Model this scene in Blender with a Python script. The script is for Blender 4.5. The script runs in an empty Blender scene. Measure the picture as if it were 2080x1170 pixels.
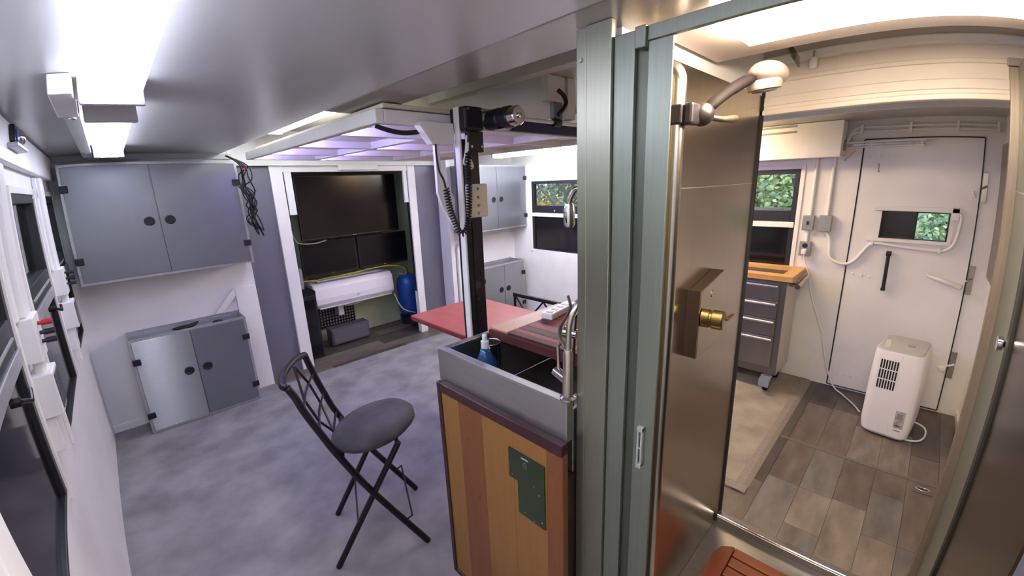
import bpy, bmesh, math, random
from mathutils import Vector, Matrix
random.seed(7)
SC = bpy.context.scene
COL = SC.collection

# ------------------------------------------------------------------ camera
# wide lens with mild barrel distortion: radial polynomial, metres, floor at z = 0
AZ, PITCH, ROLL = 0.80033673, -0.24800794, -0.03879107
fw = Vector((math.cos(AZ) * math.cos(PITCH), math.sin(AZ) * math.cos(PITCH), math.sin(PITCH)))
r0 = Vector((math.sin(AZ), -math.cos(AZ), 0))
u0 = r0.cross(fw)
rt = math.cos(ROLL) * r0 + math.sin(ROLL) * u0
up = -math.sin(ROLL) * r0 + math.cos(ROLL) * u0
cam = bpy.data.cameras.new('camera')
camo = bpy.data.objects.new('camera', cam)
COL.objects.link(camo)
m = Matrix.Identity(4)
for i in range(3):
    m[i][0], m[i][1], m[i][2] = rt[i], up[i], -fw[i]
m.translation = Vector((0, 0, 1.65))
camo.matrix_world = m
cam.type = 'PANO'
cam.sensor_fit = 'HORIZONTAL'
cam.sensor_width = 36
cam.sensor_height = 36 * 1170 / 2080
cam.panorama_type = 'FISHEYE_LENS_POLYNOMIAL'
cam.fisheye_fov = math.radians(170)
cam.fisheye_polynomial_k0 = 0
cam.fisheye_polynomial_k1 = -0.06708191091340142
cam.fisheye_polynomial_k2 = -0.0007611281668243723
cam.fisheye_polynomial_k3 = 0.00019814334710579443
cam.fisheye_polynomial_k4 = -6.154017572095657e-06
cam.clip_start = 0.01
SC.camera = camo

# ------------------------------------------------------------------ world, exposure, lamp strengths
W = bpy.data.worlds.new('world')
SC.world = W
W.use_nodes = True
nt = W.node_tree
bg = nt.nodes['Background']
sky = nt.nodes.new('ShaderNodeTexSky')
sky.sky_type = 'NISHITA'
sky.sun_elevation = math.radians(48)
sky.sun_rotation = math.radians(250)
sky.sun_intensity = 0.25
sky.sun_disc = False
nt.links.new(sky.outputs[0], bg.inputs[0])
bg.inputs[1].default_value = 0.42
SC.view_settings.view_transform = 'Standard'
SC.view_settings.look = 'None'
SC.view_settings.gamma = 1
SC.view_settings.use_curve_mapping = False
SC.view_settings.exposure = 0.8
SC.cycles.max_bounces = 7
SC.cycles.diffuse_bounces = 4
SC.cycles.glossy_bounces = 4
SC.cycles.transmission_bounces = 4
E_TUBE_L = 8.0       # ceiling tubes over the left side
E_TUBE_R = 34.0       # ceiling tubes over the right side
E_TUBE_C = 16.0       # tube above the raised bed
E_LED = 80.0          # led strip under the raised bed
E_SHOWER = 42.0       # lamp in the shower ceiling

# ------------------------------------------------------------------ helpers
def lin(c):
    if isinstance(c, str):
        c = tuple(int(c[i:i + 2], 16) / 255 for i in (0, 2, 4))
    return tuple((v / 12.92 if v <= 0.04045 else ((v + 0.055) / 1.055) ** 2.4) for v in c) + (1,)

MATS = {}
def mat(name, col, rough=0.5, metal=0.0, col2=None, scale=20, stretch=(1, 1, 1), bump=0.0, rvar=0.0, spec=0.5,
        emit=0.0, trans=0.0, coat=0.0, rand=0.0, detail=4, lo=0.35, hi=0.65, ecol=None, aniso=0.0):
    if name in MATS:
        return MATS[name]
    M = bpy.data.materials.new(name)
    M.use_nodes = True
    n, l = M.node_tree.nodes, M.node_tree.links
    p = n['Principled BSDF']
    p.inputs['Base Color'].default_value = lin(col)
    p.inputs['Roughness'].default_value = rough
    p.inputs['Metallic'].default_value = metal
    p.inputs['Specular IOR Level'].default_value = spec
    p.inputs['Coat Weight'].default_value = coat
    p.inputs['Transmission Weight'].default_value = trans
    if emit:
        p.inputs['Emission Color'].default_value = lin(ecol or col)
        p.inputs['Emission Strength'].default_value = emit
    if aniso:
        p.inputs['Anisotropic'].default_value = aniso
        tv = n.new('ShaderNodeCombineXYZ'); tv.inputs[2].default_value = 1
        l.new(tv.outputs[0], p.inputs['Tangent'])
    tc = n.new('ShaderNodeTexCoord')
    mp = n.new('ShaderNodeMapping')
    mp.inputs['Scale'].default_value = stretch
    l.new(tc.outputs['Object'], mp.inputs[0])
    no = n.new('ShaderNodeTexNoise')
    no.inputs['Scale'].default_value = scale
    no.inputs['Detail'].default_value = detail
    l.new(mp.outputs[0], no.inputs['Vector'])
    if rand:
        oi = n.new('ShaderNodeObjectInfo')
        ad = n.new('ShaderNodeVectorMath'); ad.operation = 'SCALE'
        cb = n.new('ShaderNodeCombineXYZ')
        for k in range(3):
            l.new(oi.outputs['Random'], cb.inputs[k])
        l.new(cb.outputs[0], ad.inputs[0]); ad.inputs['Scale'].default_value = 37
        ad2 = n.new('ShaderNodeVectorMath'); ad2.operation = 'ADD'
        l.new(mp.outputs[0], ad2.inputs[0]); l.new(ad.outputs[0], ad2.inputs[1])
        l.new(ad2.outputs[0], no.inputs['Vector'])
    out = None
    if col2 is not None:
        cr = n.new('ShaderNodeValToRGB')
        cr.color_ramp.elements[0].position = lo
        cr.color_ramp.elements[1].position = hi
        cr.color_ramp.elements[0].color = lin(col)
        cr.color_ramp.elements[1].color = lin(col2)
        l.new(no.outputs['Fac'], cr.inputs[0])
        out = cr.outputs[0]
        if rand:
            hs = n.new('ShaderNodeHueSaturation')
            mr = n.new('ShaderNodeMapRange')
            mr.inputs['To Min'].default_value = 1 - rand
            mr.inputs['To Max'].default_value = 1 + rand
            l.new(oi.outputs['Random'], mr.inputs[0])
            l.new(mr.outputs[0], hs.inputs['Value'])
            l.new(out, hs.inputs['Color'])
            out = hs.outputs[0]
        l.new(out, p.inputs['Base Color'])
    if rvar:
        mr = n.new('ShaderNodeMapRange')
        mr.inputs['To Min'].default_value = max(0.02, rough - rvar)
        mr.inputs['To Max'].default_value = min(1, rough + rvar)
        l.new(no.outputs['Fac'], mr.inputs[0])
        l.new(mr.outputs[0], p.inputs['Roughness'])
    if bump:
        b = n.new('ShaderNodeBump')
        b.inputs['Strength'].default_value = bump
        b.inputs['Distance'].default_value = 0.01
        l.new(no.outputs['Fac'], b.inputs['Height'])
        l.new(b.outputs[0], p.inputs['Normal'])
    MATS[name] = M
    return M

class B:
    """collects shapes in world coordinates; build() makes ONE mesh object of them"""
    def __init__(s):
        s.bm = bmesh.new()
    def box(s, x0, x1, y0, y1, z0, z1, bev=0.0, seg=2):
        x0, x1 = sorted((x0, x1)); y0, y1 = sorted((y0, y1)); z0, z1 = sorted((z0, z1))
        bm = bmesh.new()
        bmesh.ops.create_cube(bm, size=1)
        for v in bm.verts:
            v.co = Vector(((x0 + x1) / 2 + v.co.x * (x1 - x0), (y0 + y1) / 2 + v.co.y * (y1 - y0), (z0 + z1) / 2 + v.co.z * (z1 - z0)))
        if bev:
            bmesh.ops.bevel(bm, geom=bm.edges[:] + bm.verts[:], offset=bev, segments=seg, affect='EDGES', profile=0.5)
        s._merge(bm)
        return s
    def _merge(s, bm, mx=None):
        if mx is not None:
            bm.transform(mx)
        me = bpy.data.meshes.new('t'); bm.to_mesh(me); bm.free()
        s.bm.from_mesh(me); bpy.data.meshes.remove(me)
    def tube(s, pts, r, seg=10, closed=False, caps=True, flat=1.0):
        P = [Vector(p) for p in pts]
        n = len(P)
        R = r if isinstance(r, (list, tuple)) else [r] * n
        rings = []
        nrm = None
        for i in range(n):
            if closed:
                t = (P[(i + 1) % n] - P[i - 1])
            else:
                t = (P[min(i + 1, n - 1)] - P[max(i - 1, 0)])
            t.normalize()
            if nrm is None:
                a = Vector((0, 0, 1)) if abs(t.z) < 0.9 else Vector((1, 0, 0))
                nrm = t.cross(a).normalized()
            nrm = (nrm - t * nrm.dot(t)).normalized()
            bi = t.cross(nrm)
            rings.append([s.bm.verts.new(P[i] + R[i] * (math.cos(2 * math.pi * k / seg) * nrm + flat * math.sin(2 * math.pi * k / seg) * bi)) for k in range(seg)])
        m_ = n if closed else n - 1
        for i in range(m_):
            a, b = rings[i], rings[(i + 1) % n]
            for k in range(seg):
                s.bm.faces.new((a[k], a[(k + 1) % seg], b[(k + 1) % seg], b[k]))
        if caps and not closed:
            s.bm.faces.new(rings[0][::-1]); s.bm.faces.new(rings[-1])
        return s
    def cyl(s, p0, p1, r, seg=20, r2=None):
        return s.tube([p0, p1], [r, r if r2 is None else r2], seg)
    def lathe(s, prof, o, axis=(0, 0, 1), seg=24, sx=1.0, sy=1.0):
        o = Vector(o); q = Vector((0, 0, 1)).rotation_difference(Vector(axis).normalized())
        rings = []
        for (r, h) in prof:
            rings.append([s.bm.verts.new(o + q @ Vector((sx * r * math.cos(2 * math.pi * k / seg), sy * r * math.sin(2 * math.pi * k / seg), h))) for k in range(seg)])
        for a, b in zip(rings, rings[1:]):
            for k in range(seg):
                s.bm.faces.new((a[k], a[(k + 1) % seg], b[(k + 1) % seg], b[k]))
        s.bm.faces.new(rings[0][::-1]); s.bm.faces.new(rings[-1])
        return s
    def prism(s, poly, axis, a, b):
        """poly: 2D points in the two other axes (in xyz order)"""
        def P(u, v, w):
            return Vector((w, u, v)) if axis == 0 else Vector((u, w, v)) if axis == 1 else Vector((u, v, w))
        A = [s.bm.verts.new(P(u, v, a)) for u, v in poly]
        Bv = [s.bm.verts.new(P(u, v, b)) for u, v in poly]
        n = len(poly)
        s.bm.faces.new(A); s.bm.faces.new(Bv[::-1])
        for i in range(n):
            s.bm.faces.new((A[i], A[(i + 1) % n], Bv[(i + 1) % n], Bv[i]))
        return s
    def ball(s, c, r, sx=1, sy=1, sz=1, u=16, v=10):
        bm = bmesh.new()
        bmesh.ops.create_uvsphere(bm, u_segments=u, v_segments=v, radius=r)
        s._merge(bm, Matrix.Translation(Vector(c)) @ Matrix.Diagonal((sx, sy, sz, 1)))
        return s
    def quad(s, a, b, c, d):
        s.bm.faces.new([s.bm.verts.new(Vector(v)) for v in (a, b, c, d)])
        return s
    def build(s, name, material, parent=None, smooth=False, bevel=0.0, base=False):
        bmesh.ops.recalc_face_normals(s.bm, faces=s.bm.faces[:])
        me = bpy.data.meshes.new(name)
        vs = [v.co for v in s.bm.verts]
        lo = Vector([min(v[i] for v in vs) for i in range(3)]); hi = Vector([max(v[i] for v in vs) for i in range(3)])
        c = (lo + hi) / 2
        if base:
            c.z = lo.z
        for v in s.bm.verts:
            v.co -= c
        s.bm.to_mesh(me); s.bm.free()
        me.materials.append(material)
        o = bpy.data.objects.new(name, me)
        COL.objects.link(o)
        pw = Vector((0, 0, 0))
        q = parent
        while q is not None:
            pw += q.location; q = q.parent
        o.location = c - pw
        if parent is not None:
            o.parent = parent
        if smooth:
            for f in me.polygons:
                f.use_smooth = True
            if smooth != 'all':
                me.set_sharp_from_angle(angle=math.radians(35))
        if bevel:
            md = o.modifiers.new('bevel', 'BEVEL'); md.width = bevel; md.segments = 2; md.limit_method = 'ANGLE'
        return o

def tag(o, label, cat, group=None, kind=None):
    o['label'] = label; o['category'] = cat
    if group: o['group'] = group
    if kind: o['kind'] = kind
    return o
def thing(name, loc, label, cat, group=None, kind=None):
    o = bpy.data.objects.new(name, None)
    o.empty_display_size = 0.05
    COL.objects.link(o); o.location = loc
    return tag(o, label, cat, group, kind)
def box(name, material, parent, *a, bev=0.0, **k):
    return B().box(*a, bev=bev).build(name, material, parent, **k)
def copy_at(o, parent, loc):
    c = o.copy(); COL.objects.link(c); c.parent = parent; c.location = loc
    return c
def arc(c, r, a0, a1, n, ax1, ax2):
    c, ax1, ax2 = Vector(c), Vector(ax1), Vector(ax2)
    return [c + r * (math.cos(a0 + (a1 - a0) * i / n) * ax1 + math.sin(a0 + (a1 - a0) * i / n) * ax2) for i in range(n + 1)]
def smooth_path(pts, n=6):
    P = [Vector(p) for p in pts]; out = []
    for i in range(len(P) - 1):
        p0, p1, p2, p3 = P[max(i - 1, 0)], P[i], P[i + 1], P[min(i + 2, len(P) - 1)]
        for k in range(n):
            t = k / n
            out.append(0.5 * ((2 * p1) + (p2 - p0) * t + (2 * p0 - 5 * p1 + 4 * p2 - p3) * t * t + (3 * p1 - p0 - 3 * p2 + p3) * t ** 3))
    out.append(P[-1])
    return out

# ------------------------------------------------------------------ materials
WHITE = mat('white_paint', 'e6e6e8', 0.42, col2='dededf', scale=3, bump=0.01)
WHITE2 = mat('white_enamel', 'e9e8e6', 0.3, col2='e2e1df', scale=4)
CREAM = mat('cream_paint', 'e4dcc6', 0.4, col2='dad2ba', scale=6)
SILVER = mat('satin_ceiling', 'c9c9c8', 0.3, 0.35, col2='c4c4c4', scale=2.2)
SILVER2 = mat('ceiling_grey', 'aeb0ac', 0.35, 0.15, col2='a3a5a2', scale=3)
TAN = mat('beam_paint', 'a9a29a', 0.25, 0.3, col2='9d968f', scale=3)
ALU = mat('cabinet_sheet', '8b8e96', 0.36, 0.7, col2='868991', scale=3, stretch=(1, 1, 0.2), rvar=0.03)
ALUB = mat('brushed_sheet', 'b4b6b8', 0.34, 0.95, col2='aeb0b2', scale=60, stretch=(0.15, 6, 6), aniso=1.0)
TRIM = mat('aluminium_angle', 'b9bbc0', 0.32, 0.6, col2='adb0b5', scale=30)
STEEL = mat('brushed_stainless', '95978a', 0.36, 0.95, col2='919386', scale=40, stretch=(8, 8, 0.1), rvar=0.03, detail=2)
STEELH = mat('brushed_stainless_horizontal', 'acacaa', 0.3, 0.95, col2='a4a4a0', scale=40, stretch=(1, 0.1, 8), rvar=0.03, detail=2)
PANELST = mat('shower_stainless', 'b9ac9b', 0.25, 1.0, col2='b2a594', scale=40, stretch=(7, 7, 0.1), rvar=0.04, detail=2)
GREENST = mat('frame_steel', '848b80', 0.38, 0.75, col2='80877c', scale=30, stretch=(6, 6, 0.15), rvar=0.03, detail=2)
CHROME = mat('chrome', 'd6d6d4', 0.08, 1.0)
NICKEL = mat('brushed_nickel', 'b4aea4', 0.25, 1.0)
BRASS = mat('brass', '9c8a60', 0.3, 1.0, col2='928056', scale=30)
PURPLE = mat('grey_blue_panel', '70717f', 0.45, 0.15, col2='6a6b7a', scale=3)
BLACK = mat('black_plastic', '17171a', 0.45)
BLACKR = mat('black_rubber', '131314', 0.7)
BLACKG = mat('black_gloss', '111114', 0.12)
BLACKM = mat('black_metal', '1d1d22', 0.35, 0.4)
DARKFR = mat('window_frame_black', '1a1a1f', 0.4, col2='222228', scale=40)
NAVY = mat('navy_fabric', '34345a', 0.8, col2='2d2d50', scale=60, bump=0.1)
CARPET = mat('carpet_pile', '727174', 0.95, col2='959497', scale=4.5, detail=12, bump=0.8, lo=0.3, hi=0.72, spec=0.1)
BIND = mat('carpet_binding', '857d72', 0.9, col2='7d756a', scale=60, bump=0.2)
GLASS = mat('window_glass', 'ffffff', 0.02, trans=1.0)
MATS['window_glass'].node_tree.nodes['Principled BSDF'].inputs['IOR'].default_value = 1.02
def thin_glass(name, col, spec=0.12):
    M = bpy.data.materials.new(name); M.use_nodes = True
    n, l = M.node_tree.nodes, M.node_tree.links
    n.remove(n['Principled BSDF'])
    t = n.new('ShaderNodeBsdfTransparent'); t.inputs[0].default_value = lin(col)
    g = n.new('ShaderNodeBsdfGlossy'); g.inputs['Roughness'].default_value = 0.03
    f = n.new('ShaderNodeFresnel'); f.inputs[0].default_value = 1.45
    mx = n.new('ShaderNodeMixShader')
    l.new(f.outputs[0], mx.inputs[0]); l.new(t.outputs[0], mx.inputs[1]); l.new(g.outputs[0], mx.inputs[2])
    l.new(mx.outputs[0], n['Material Output'].inputs[0])
    MATS[name] = M
    return M
PANE = thin_glass('window_pane', 'f2f7f4')
SMOKE = thin_glass('smoked_glass', '6a5a4c')
TUBE_L = mat('fluorescent_left', 'f4f8ff', 0.5, emit=E_TUBE_L, ecol='e6e8ff')
TUBE_R = mat('fluorescent_right', 'f4f8ff', 0.5, emit=E_TUBE_R, ecol='ffd8a4')
TUBE_R2 = mat('fluorescent_right_cool', 'f4f8ff', 0.5, emit=E_TUBE_R, ecol='f1f1fb')
TUBE_C = mat('fluorescent_centre', 'f4f8ff', 0.5, emit=E_TUBE_C, ecol='eef3f4')
LED = mat('led_strip', 'e0d8ff', 0.5, emit=E_LED, ecol='b8a8ff')
LAMP = mat('shower_lamp', 'fff2e2', 0.5, emit=E_SHOWER, ecol='ffe9d0')

def wood(name, c1, c2, stretch, scale=9, rough=0.42, rand=0.0, lo=0.3, hi=0.7, bump=0.05):
    return mat(name, c1, rough, col2=c2, scale=scale, stretch=stretch, rand=rand, bump=bump, detail=8, lo=lo, hi=hi)
PINE_L = wood('pine_light', '926732', '885f2c', (6, 6, 0.5), rough=0.35)
PINE_D = wood('pine_dark', '7d4c28', '754523', (6, 6, 0.5), rough=0.35)
REDWOOD = wood('redwood_frame', '30171a', '3c1d1b', (6, 0.6, 6), rough=0.3)
TABLE = wood('table_red', 'a85a50', '9c4f46', (3, 1, 3), scale=5, rough=0.35)
TABLE_E = wood('table_edge', '6f2a26', '7c332d', (3, 1, 3), scale=5)
TEAK = wood('teak', '602f1a', '764226', (6, 0.7, 6), rough=0.4, rand=0.12)
TEAKX = wood('teak_side', '57291a', '6c3922', (0.7, 6, 6), rough=0.4)
BEECH = wood('beech_board', 'd9ab68', 'c99a58', (5, 0.6, 5), rough=0.4)
BD1 = wood('board_plum', '4a1d1c', '5a2826', (6, 0.5, 6), rough=.6)
BD2 = wood('board_rose', '8a463f', '985249', (6, 0.5, 6), rough=.6)
BD3 = wood('board_orange', '8a4526', '97512e', (6, 0.5, 6), rough=.6)
BD4 = wood('board_tan', 'b9835a', 'c5926a', (0.5, 6, 6))
PLANK_A = wood('plank_brown', '473e37', '71675c', (0.8, 2.6, 3), scale=6, rough=0.4, rand=0.12, lo=0.2, hi=0.8)
PLANK_B = wood('plank_pale', '564e45', '8a8073', (0.8, 2.6, 3), scale=6, rough=0.4, rand=0.1, lo=0.2, hi=0.8)
PLANK_C = wood('plank_grey', '4e4a46', '78736b', (0.8, 2.6, 3), scale=6, rough=0.4, rand=0.1, lo=0.2, hi=0.8)
PLANK_D = wood('plank_dark', '37312d', '575049', (0.8, 2.6, 3), scale=6, rough=0.38, rand=0.12, lo=0.2, hi=0.8)

# ------------------------------------------------------------------ room shell
XL, XR, YB = -0.307, 3.85, 3.93
HL, HR, HC = 1.967, 2.0, 2.17        # left and right side ceilings, taller centre
def struct(name, loc, label, cat):
    return thing(name, loc, label, cat, kind='structure')
floor = struct('floor', (1.8, 1.8, 0), 'wood-look plank floor with seams, bare in the doorway and beyond the shower', 'floor')
box('subfloor', mat('subfloor_dark', '2a2624', 0.8), floor, XL - .05, XR + .05, -1.05, 4.7, -0.06, -0.006)
def planks(x0, x1, ys, xs_fn, mats):
    for j in range(len(ys) - 1):
        xs = xs_fn(j)
        for a, b in zip(xs, xs[1:]):
            box('plank', random.choice(mats), floor, max(a, x0) + .0008, min(b, x1) - .0008, ys[j] + .0006, ys[j + 1] - .0006, -0.006, random.uniform(-0.0006, 0))
ysr = [-0.42, -0.323, -0.173, -0.023, 0.126, 0.276, 0.426, 0.576]
rows = [[1.9, 2.62, 2.845, 3.35, 3.85], [1.9, 2.22, 2.845, 3.12, 3.85], [1.9, 2.215, 2.60, 2.845, 3.36, 3.85], [1.9, 2.40, 2.845, 3.3, 3.85],
        [1.9, 2.06, 2.39, 2.845, 3.45, 3.85], [1.9, 2.39, 2.845, 3.45, 3.85], [1.9, 2.3, 2.845, 3.85]]
pm = [['D', 'D', 'A', 'A'], ['C', 'A', 'A', 'D'], ['B', 'C', 'A', 'B', 'D'], ['B', 'A', 'B', 'A'], ['C', 'B', 'C', 'A', 'D'], ['C', 'A', 'A', 'D'], ['A', 'D', 'D']]
PMAP = {'A': PLANK_A, 'B': PLANK_B, 'C': PLANK_C, 'D': PLANK_D}
for j in range(7):
    for k, (a, b) in enumerate(zip(rows[j], rows[j][1:])):
        box('plank', PMAP[pm[j][k]], floor, a + .001, b - .001, ysr[j] + .0008, ysr[j + 1] - .0008, -0.006, random.uniform(-0.0008, 0))
for j, y in enumerate([3.74, 3.89, 4.04, 4.19, 4.34, 4.49]):
    xs = [0.79, 0.79 + [0.5, 0.9, 0.3, 0.7, 0.45, 0.8][j], 0.79 + [1.3, 1.6, 1.15, 1.5, 1.25, 1.7][j], 2.83]
    for a, b in zip(xs, xs[1:]):
        box('plank', [PLANK_D, PLANK_C, PLANK_D, PLANK_A][random.randrange(4)], floor, a + .001, b - .001, y + .0008, y + .1492, -0.006, random.uniform(-0.0008, 0))
B().box(2.83, 2.86, -0.42, 0.47, 0.0, 0.0012).build('hinge_seam', mat('seam_grey', '6d665e', 0.5, 0.3), floor)

def wall(name, label, pieces, m_=WHITE):
    b = B()
    for p in pieces:
        b.box(*p)
    o = b.build(name, m_)
    return tag(o, label, 'wall', kind='structure')
# left wall with three window openings
WIN_L = [(0.89, 1.68), (2.13, 2.87), (3.31, 3.90)]
ps = [(XL - .06, XL, -1.0, 4.0, 0, .81), (XL - .06, XL, -1.0, 4.0, 1.715, 2.02)]
ed = [-1.0] + [v for w in WIN_L for v in w] + [4.0]
for i in range(0, len(ed), 2):
    ps.append((XL - .06, XL, ed[i], ed[i + 1], .81, 1.715))
wall('wall_left', 'white side wall with three black windows, at the left edge', ps)
WIN_R = [(2.80, 3.55, .83, 1.665), (0.74, 1.46, .83, 1.686)]
DY0, DY1, DZ0, DZ1 = -0.295, 0.378, 0.016, 1.868
wall('wall_right', 'white far side wall with two windows and the exit door', [
    (XR, XR + .06, 3.55, 4.0, 0, 2.02), (XR, XR + .06, 2.80, 3.55, 0, .83), (XR, XR + .06, 2.80, 3.55, 1.665, 2.02),
    (XR, XR + .06, 1.46, 2.80, 0, 2.02), (XR, XR + .06, 0.74, 1.46, 0, .83), (XR, XR + .06, 0.74, 1.46, 1.686, 2.02),
    (XR, XR + .06, DY1 + .004, 0.74, 0, 2.02), (XR, XR + .06, DY0 - .004, DY1 + .004, DZ1 + .004, 2.02), (XR, XR + .06, DY0 - .004, DY1 + .004, 0, DZ0 - .004),
    (XR, XR + .06, -0.48, DY0 - .004, 0, 2.02)], WHITE2)
wall('wall_back', 'white end wall behind the grey cabinets on the left', [(XL, .79, YB, YB + .05, 0, HC)])
wall('wall_back_right', 'white end wall behind the grey cabinets in the far corner', [(2.83, XR, 3.89, YB + .05, 0, HR + .02)])
wall('wall_side', 'white end wall right of the exit door, edge-on', [(1.932, XR, -0.48, -0.42, 0, 2.2)], WHITE2)
wall('wall_leak_stop', 'unseen white wall stub added right of the shower against a light leak', [(1.931, 1.97, -1.06, -0.481, 0, 2.2)])  # added out of view to keep outside light from leaking in
wall('wall_front', 'white end wall behind the viewpoint', [(XL, 1.92, -1.06, -1.0, 0, 2.2)])
ALC = mat('alcove_lit_green', 'b3c19d', 0.5, col2='a9b793', scale=4)  # brighter green colour stands in for the light inside the alcove
wall('wall_alcove', 'wall at the back of the screen alcove, green light put into its colour', [(0.79, 2.83, 4.665, 4.70, 0, 2.2)], ALC)
wall('wall_alcove_left', 'side wall of the alcove behind the computer tower, tinted for green light', [(0.75, 0.79, 4.081, 4.70, 0, 2.2)], ALC)
wall('wall_alcove_right', 'side wall of the alcove beside the blue tank, tinted for green light', [(2.83, 2.87, 4.081, 4.70, 0, 2.2)], ALC)
# ceilings
tag(B().box(XL - .06, 0.72, -1.05, YB + .05, HL, HC).build('ceiling', SILVER, bevel=.006), 'glossy silver-grey low ceiling over the left side', 'ceiling', kind='structure')
tag(B().box(2.83, XR + .06, -0.48, YB + .05, HR, HR + .03).build('ceiling', SILVER2), 'satin grey low ceiling over the far right side', 'ceiling', kind='structure')
tag(B().box(0.66, 2.87, -1.05, 4.70, HC, HC + .03).build('ceiling', mat('centre_ceiling', 'aaa69f', 0.4, 0.1, col2='a19d96', scale=3)), 'dull grey taller ceiling above the raised bed', 'ceiling', kind='structure')
tag(B().box(0.721, 0.906, -1.0, 1.80, HL + .001, HC - .001).build('trim_1', TAN, bevel=.003), 'tan-grey roof rail along the edge of the silver ceiling', 'trim', kind='structure')
tag(B().box(2.81, 2.83, -0.42, YB + .05, 1.95, HC).build('trim_2', WHITE), 'white roof beam face along the far ceiling edge', 'trim', kind='structure')
tag(B().box(1.40, 1.46, 0.9, 2.05, 2.10, HC).build('trim_3', mat('rail_cream', 'b9b6ae', 0.4)), 'pale square ceiling rail above the lift motor', 'trim', kind='structure')
tag(B().box(XL, .79, 3.90, YB, 1.93, HL).build('trim_4', SILVER2), 'pale grey strip above the left wall cabinet', 'trim', kind='structure')
bb = B().box(XL, -0.09, YB - .012, YB, 0.0, .06)
tag(bb.build('baseboard_back', WHITE), 'short white skirting in the corner left of the low cabinet', 'baseboard', kind='structure')
tag(B().box(2.0, XR, -0.42, -0.41, 0, .05).build('baseboard_side', WHITE2), 'thin white skirting beside the shower post', 'baseboard', kind='structure')
tag(B().box(XL, -0.272, -0.9, YB - .002, 1.812, 1.955, bev=.004).build('trim_5', WHITE), 'white valance box above the left windows', 'trim', kind='structure')
tag(B().box(XL, -0.285, -0.9, YB - .002, 1.955, HL - .001).build('trim_6', SILVER2), 'grey cove strip between left wall and silver ceiling', 'trim', kind='structure')

# carpets
cb = B()
poly = [(XL, -0.9), (0.78, -0.9), (0.78, 0.62), (2.10, 0.62), (2.10, 2.4), (2.82, 2.4), (2.82, 3.80), (.786, 3.82), (.786, YB), (XL, YB)]
cb.prism([(x, y) for x, y in poly], 2, 0.0, 0.008)
tag(cb.build('carpet', CARPET), 'mottled grey carpet covering the floor around the folding stool', 'carpet')
rg = thing('rug', (3.0, 1.5, 0), 'grey rug, warm light tinted into its pile, with bound edge under the rolling tool cart', 'rug')
B().box(2.19, 3.84, 0.535, 2.38, 0.0, 0.012).build('pile', mat('rug_pile_warm_lit', '807869', 0.95, col2='a0978a', scale=5, detail=12, bump=0.8, lo=0.3, hi=0.72, spec=0.1), rg)  # beige tint puts the warm light into the grey pile
b = B()
b.prism([(0.475, 0.0), (0.537, 0.0), (0.537, 0.013), (0.50, 0.011)], 0, 2.13, 3.84)
b.box(2.13, 2.192, 0.475, 2.38, 0.0, 0.011, bev=.003)
b.build('binding', BIND, rg)

# ------------------------------------------------------------------ windows
def window(name, label, side, y0, y1, z0, z1, open_sash=True, zr=(1.237, 1.285, 1.372)):
    xw = XL if side < 0 else XR
    def X(d):            # d: distance outwards from the room face
        return xw + side * d
    w = struct(name, (X(.03), (y0 + y1) / 2, z0), label, 'window')
    t = .035
    # outer black frame
    b = B()
    b.box(X(-.004), X(.05), y0, y0 + t, z0, z1); b.box(X(-.004), X(.05), y1 - t, y1, z0, z1)
    b.box(X(-.004), X(.05), y0 + t, y1 - t, z0, z0 + .012); b.box(X(-.004), X(.05), y0 + t, y1 - t, z1 - t, z1)
    b.box(X(-.004), X(.05), y0 + t, y1 - t, zr[1], zr[2])
    b.build('frame', DARKFR, w, bevel=.003)
    box('lower_panel', BLACKG, w, X(.012), X(.03), y0 + t, y1 - t, z0 + .012, zr[0])
    box('sill_rail', WHITE2 if side > 0 else TRIM, w, X(-.012), X(.03), y0 + .004, y1 - .004, zr[0] + .002, zr[1] - .002, bev=.003)
    box('pane', PANE, w, X(.034), X(.038), y0 + t, y1 - t, zr[2], z1 - t)
    c = B()
    for a in (y0 - .03, y1 + .002):
        c.box(X(-.012), X(0), a, a + .028, z0 - .03, z1 + .03)
    c.box(X(-.012), X(0), y0 - .002, y1 + .002, z1 + .002, z1 + .03)
    c.build('casing', WHITE2, w, bevel=.002)
    if open_sash:
        s_ = B()
        a = Vector((X(.055), 0, z1 - .045)); d = Vector((X(.40), 0, zr[2] - .01))
        for yy in (y0 + .045, y1 - .07):
            s_.prism([(a.x, a.z), (a.x, a.z - .022), (d.x, d.z - .022), (d.x, d.z)], 1, yy, yy + .025)
        s_.box(d.x - .02, d.x + .012, y0 + .045, y1 - .045, d.z - .03, d.z + .006)
        s_.build('awning_sash', TRIM, w)
        g = B().quad((a.x, y0 + .07, a.z - .01), (a.x, y1 - .07, a.z - .01), (d.x, y1 - .07, d.z - .01), (d.x, y0 + .07, d.z - .01))
        g.build('sash_pane', PANE, w)
    return w
w3 = window('window_1', 'black framed window with dark lower half, beside the far corner cabinets', 1, *WIN_R[0])
window('window_2', 'black framed window with leafy view behind the rolling tool cart', 1, *WIN_R[1])
WL = ['black window at the extreme left edge, nearest the camera', 'black window in the left wall between the two electrical box columns',
      'black window in the left wall beside the hanging cabinet']
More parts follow.
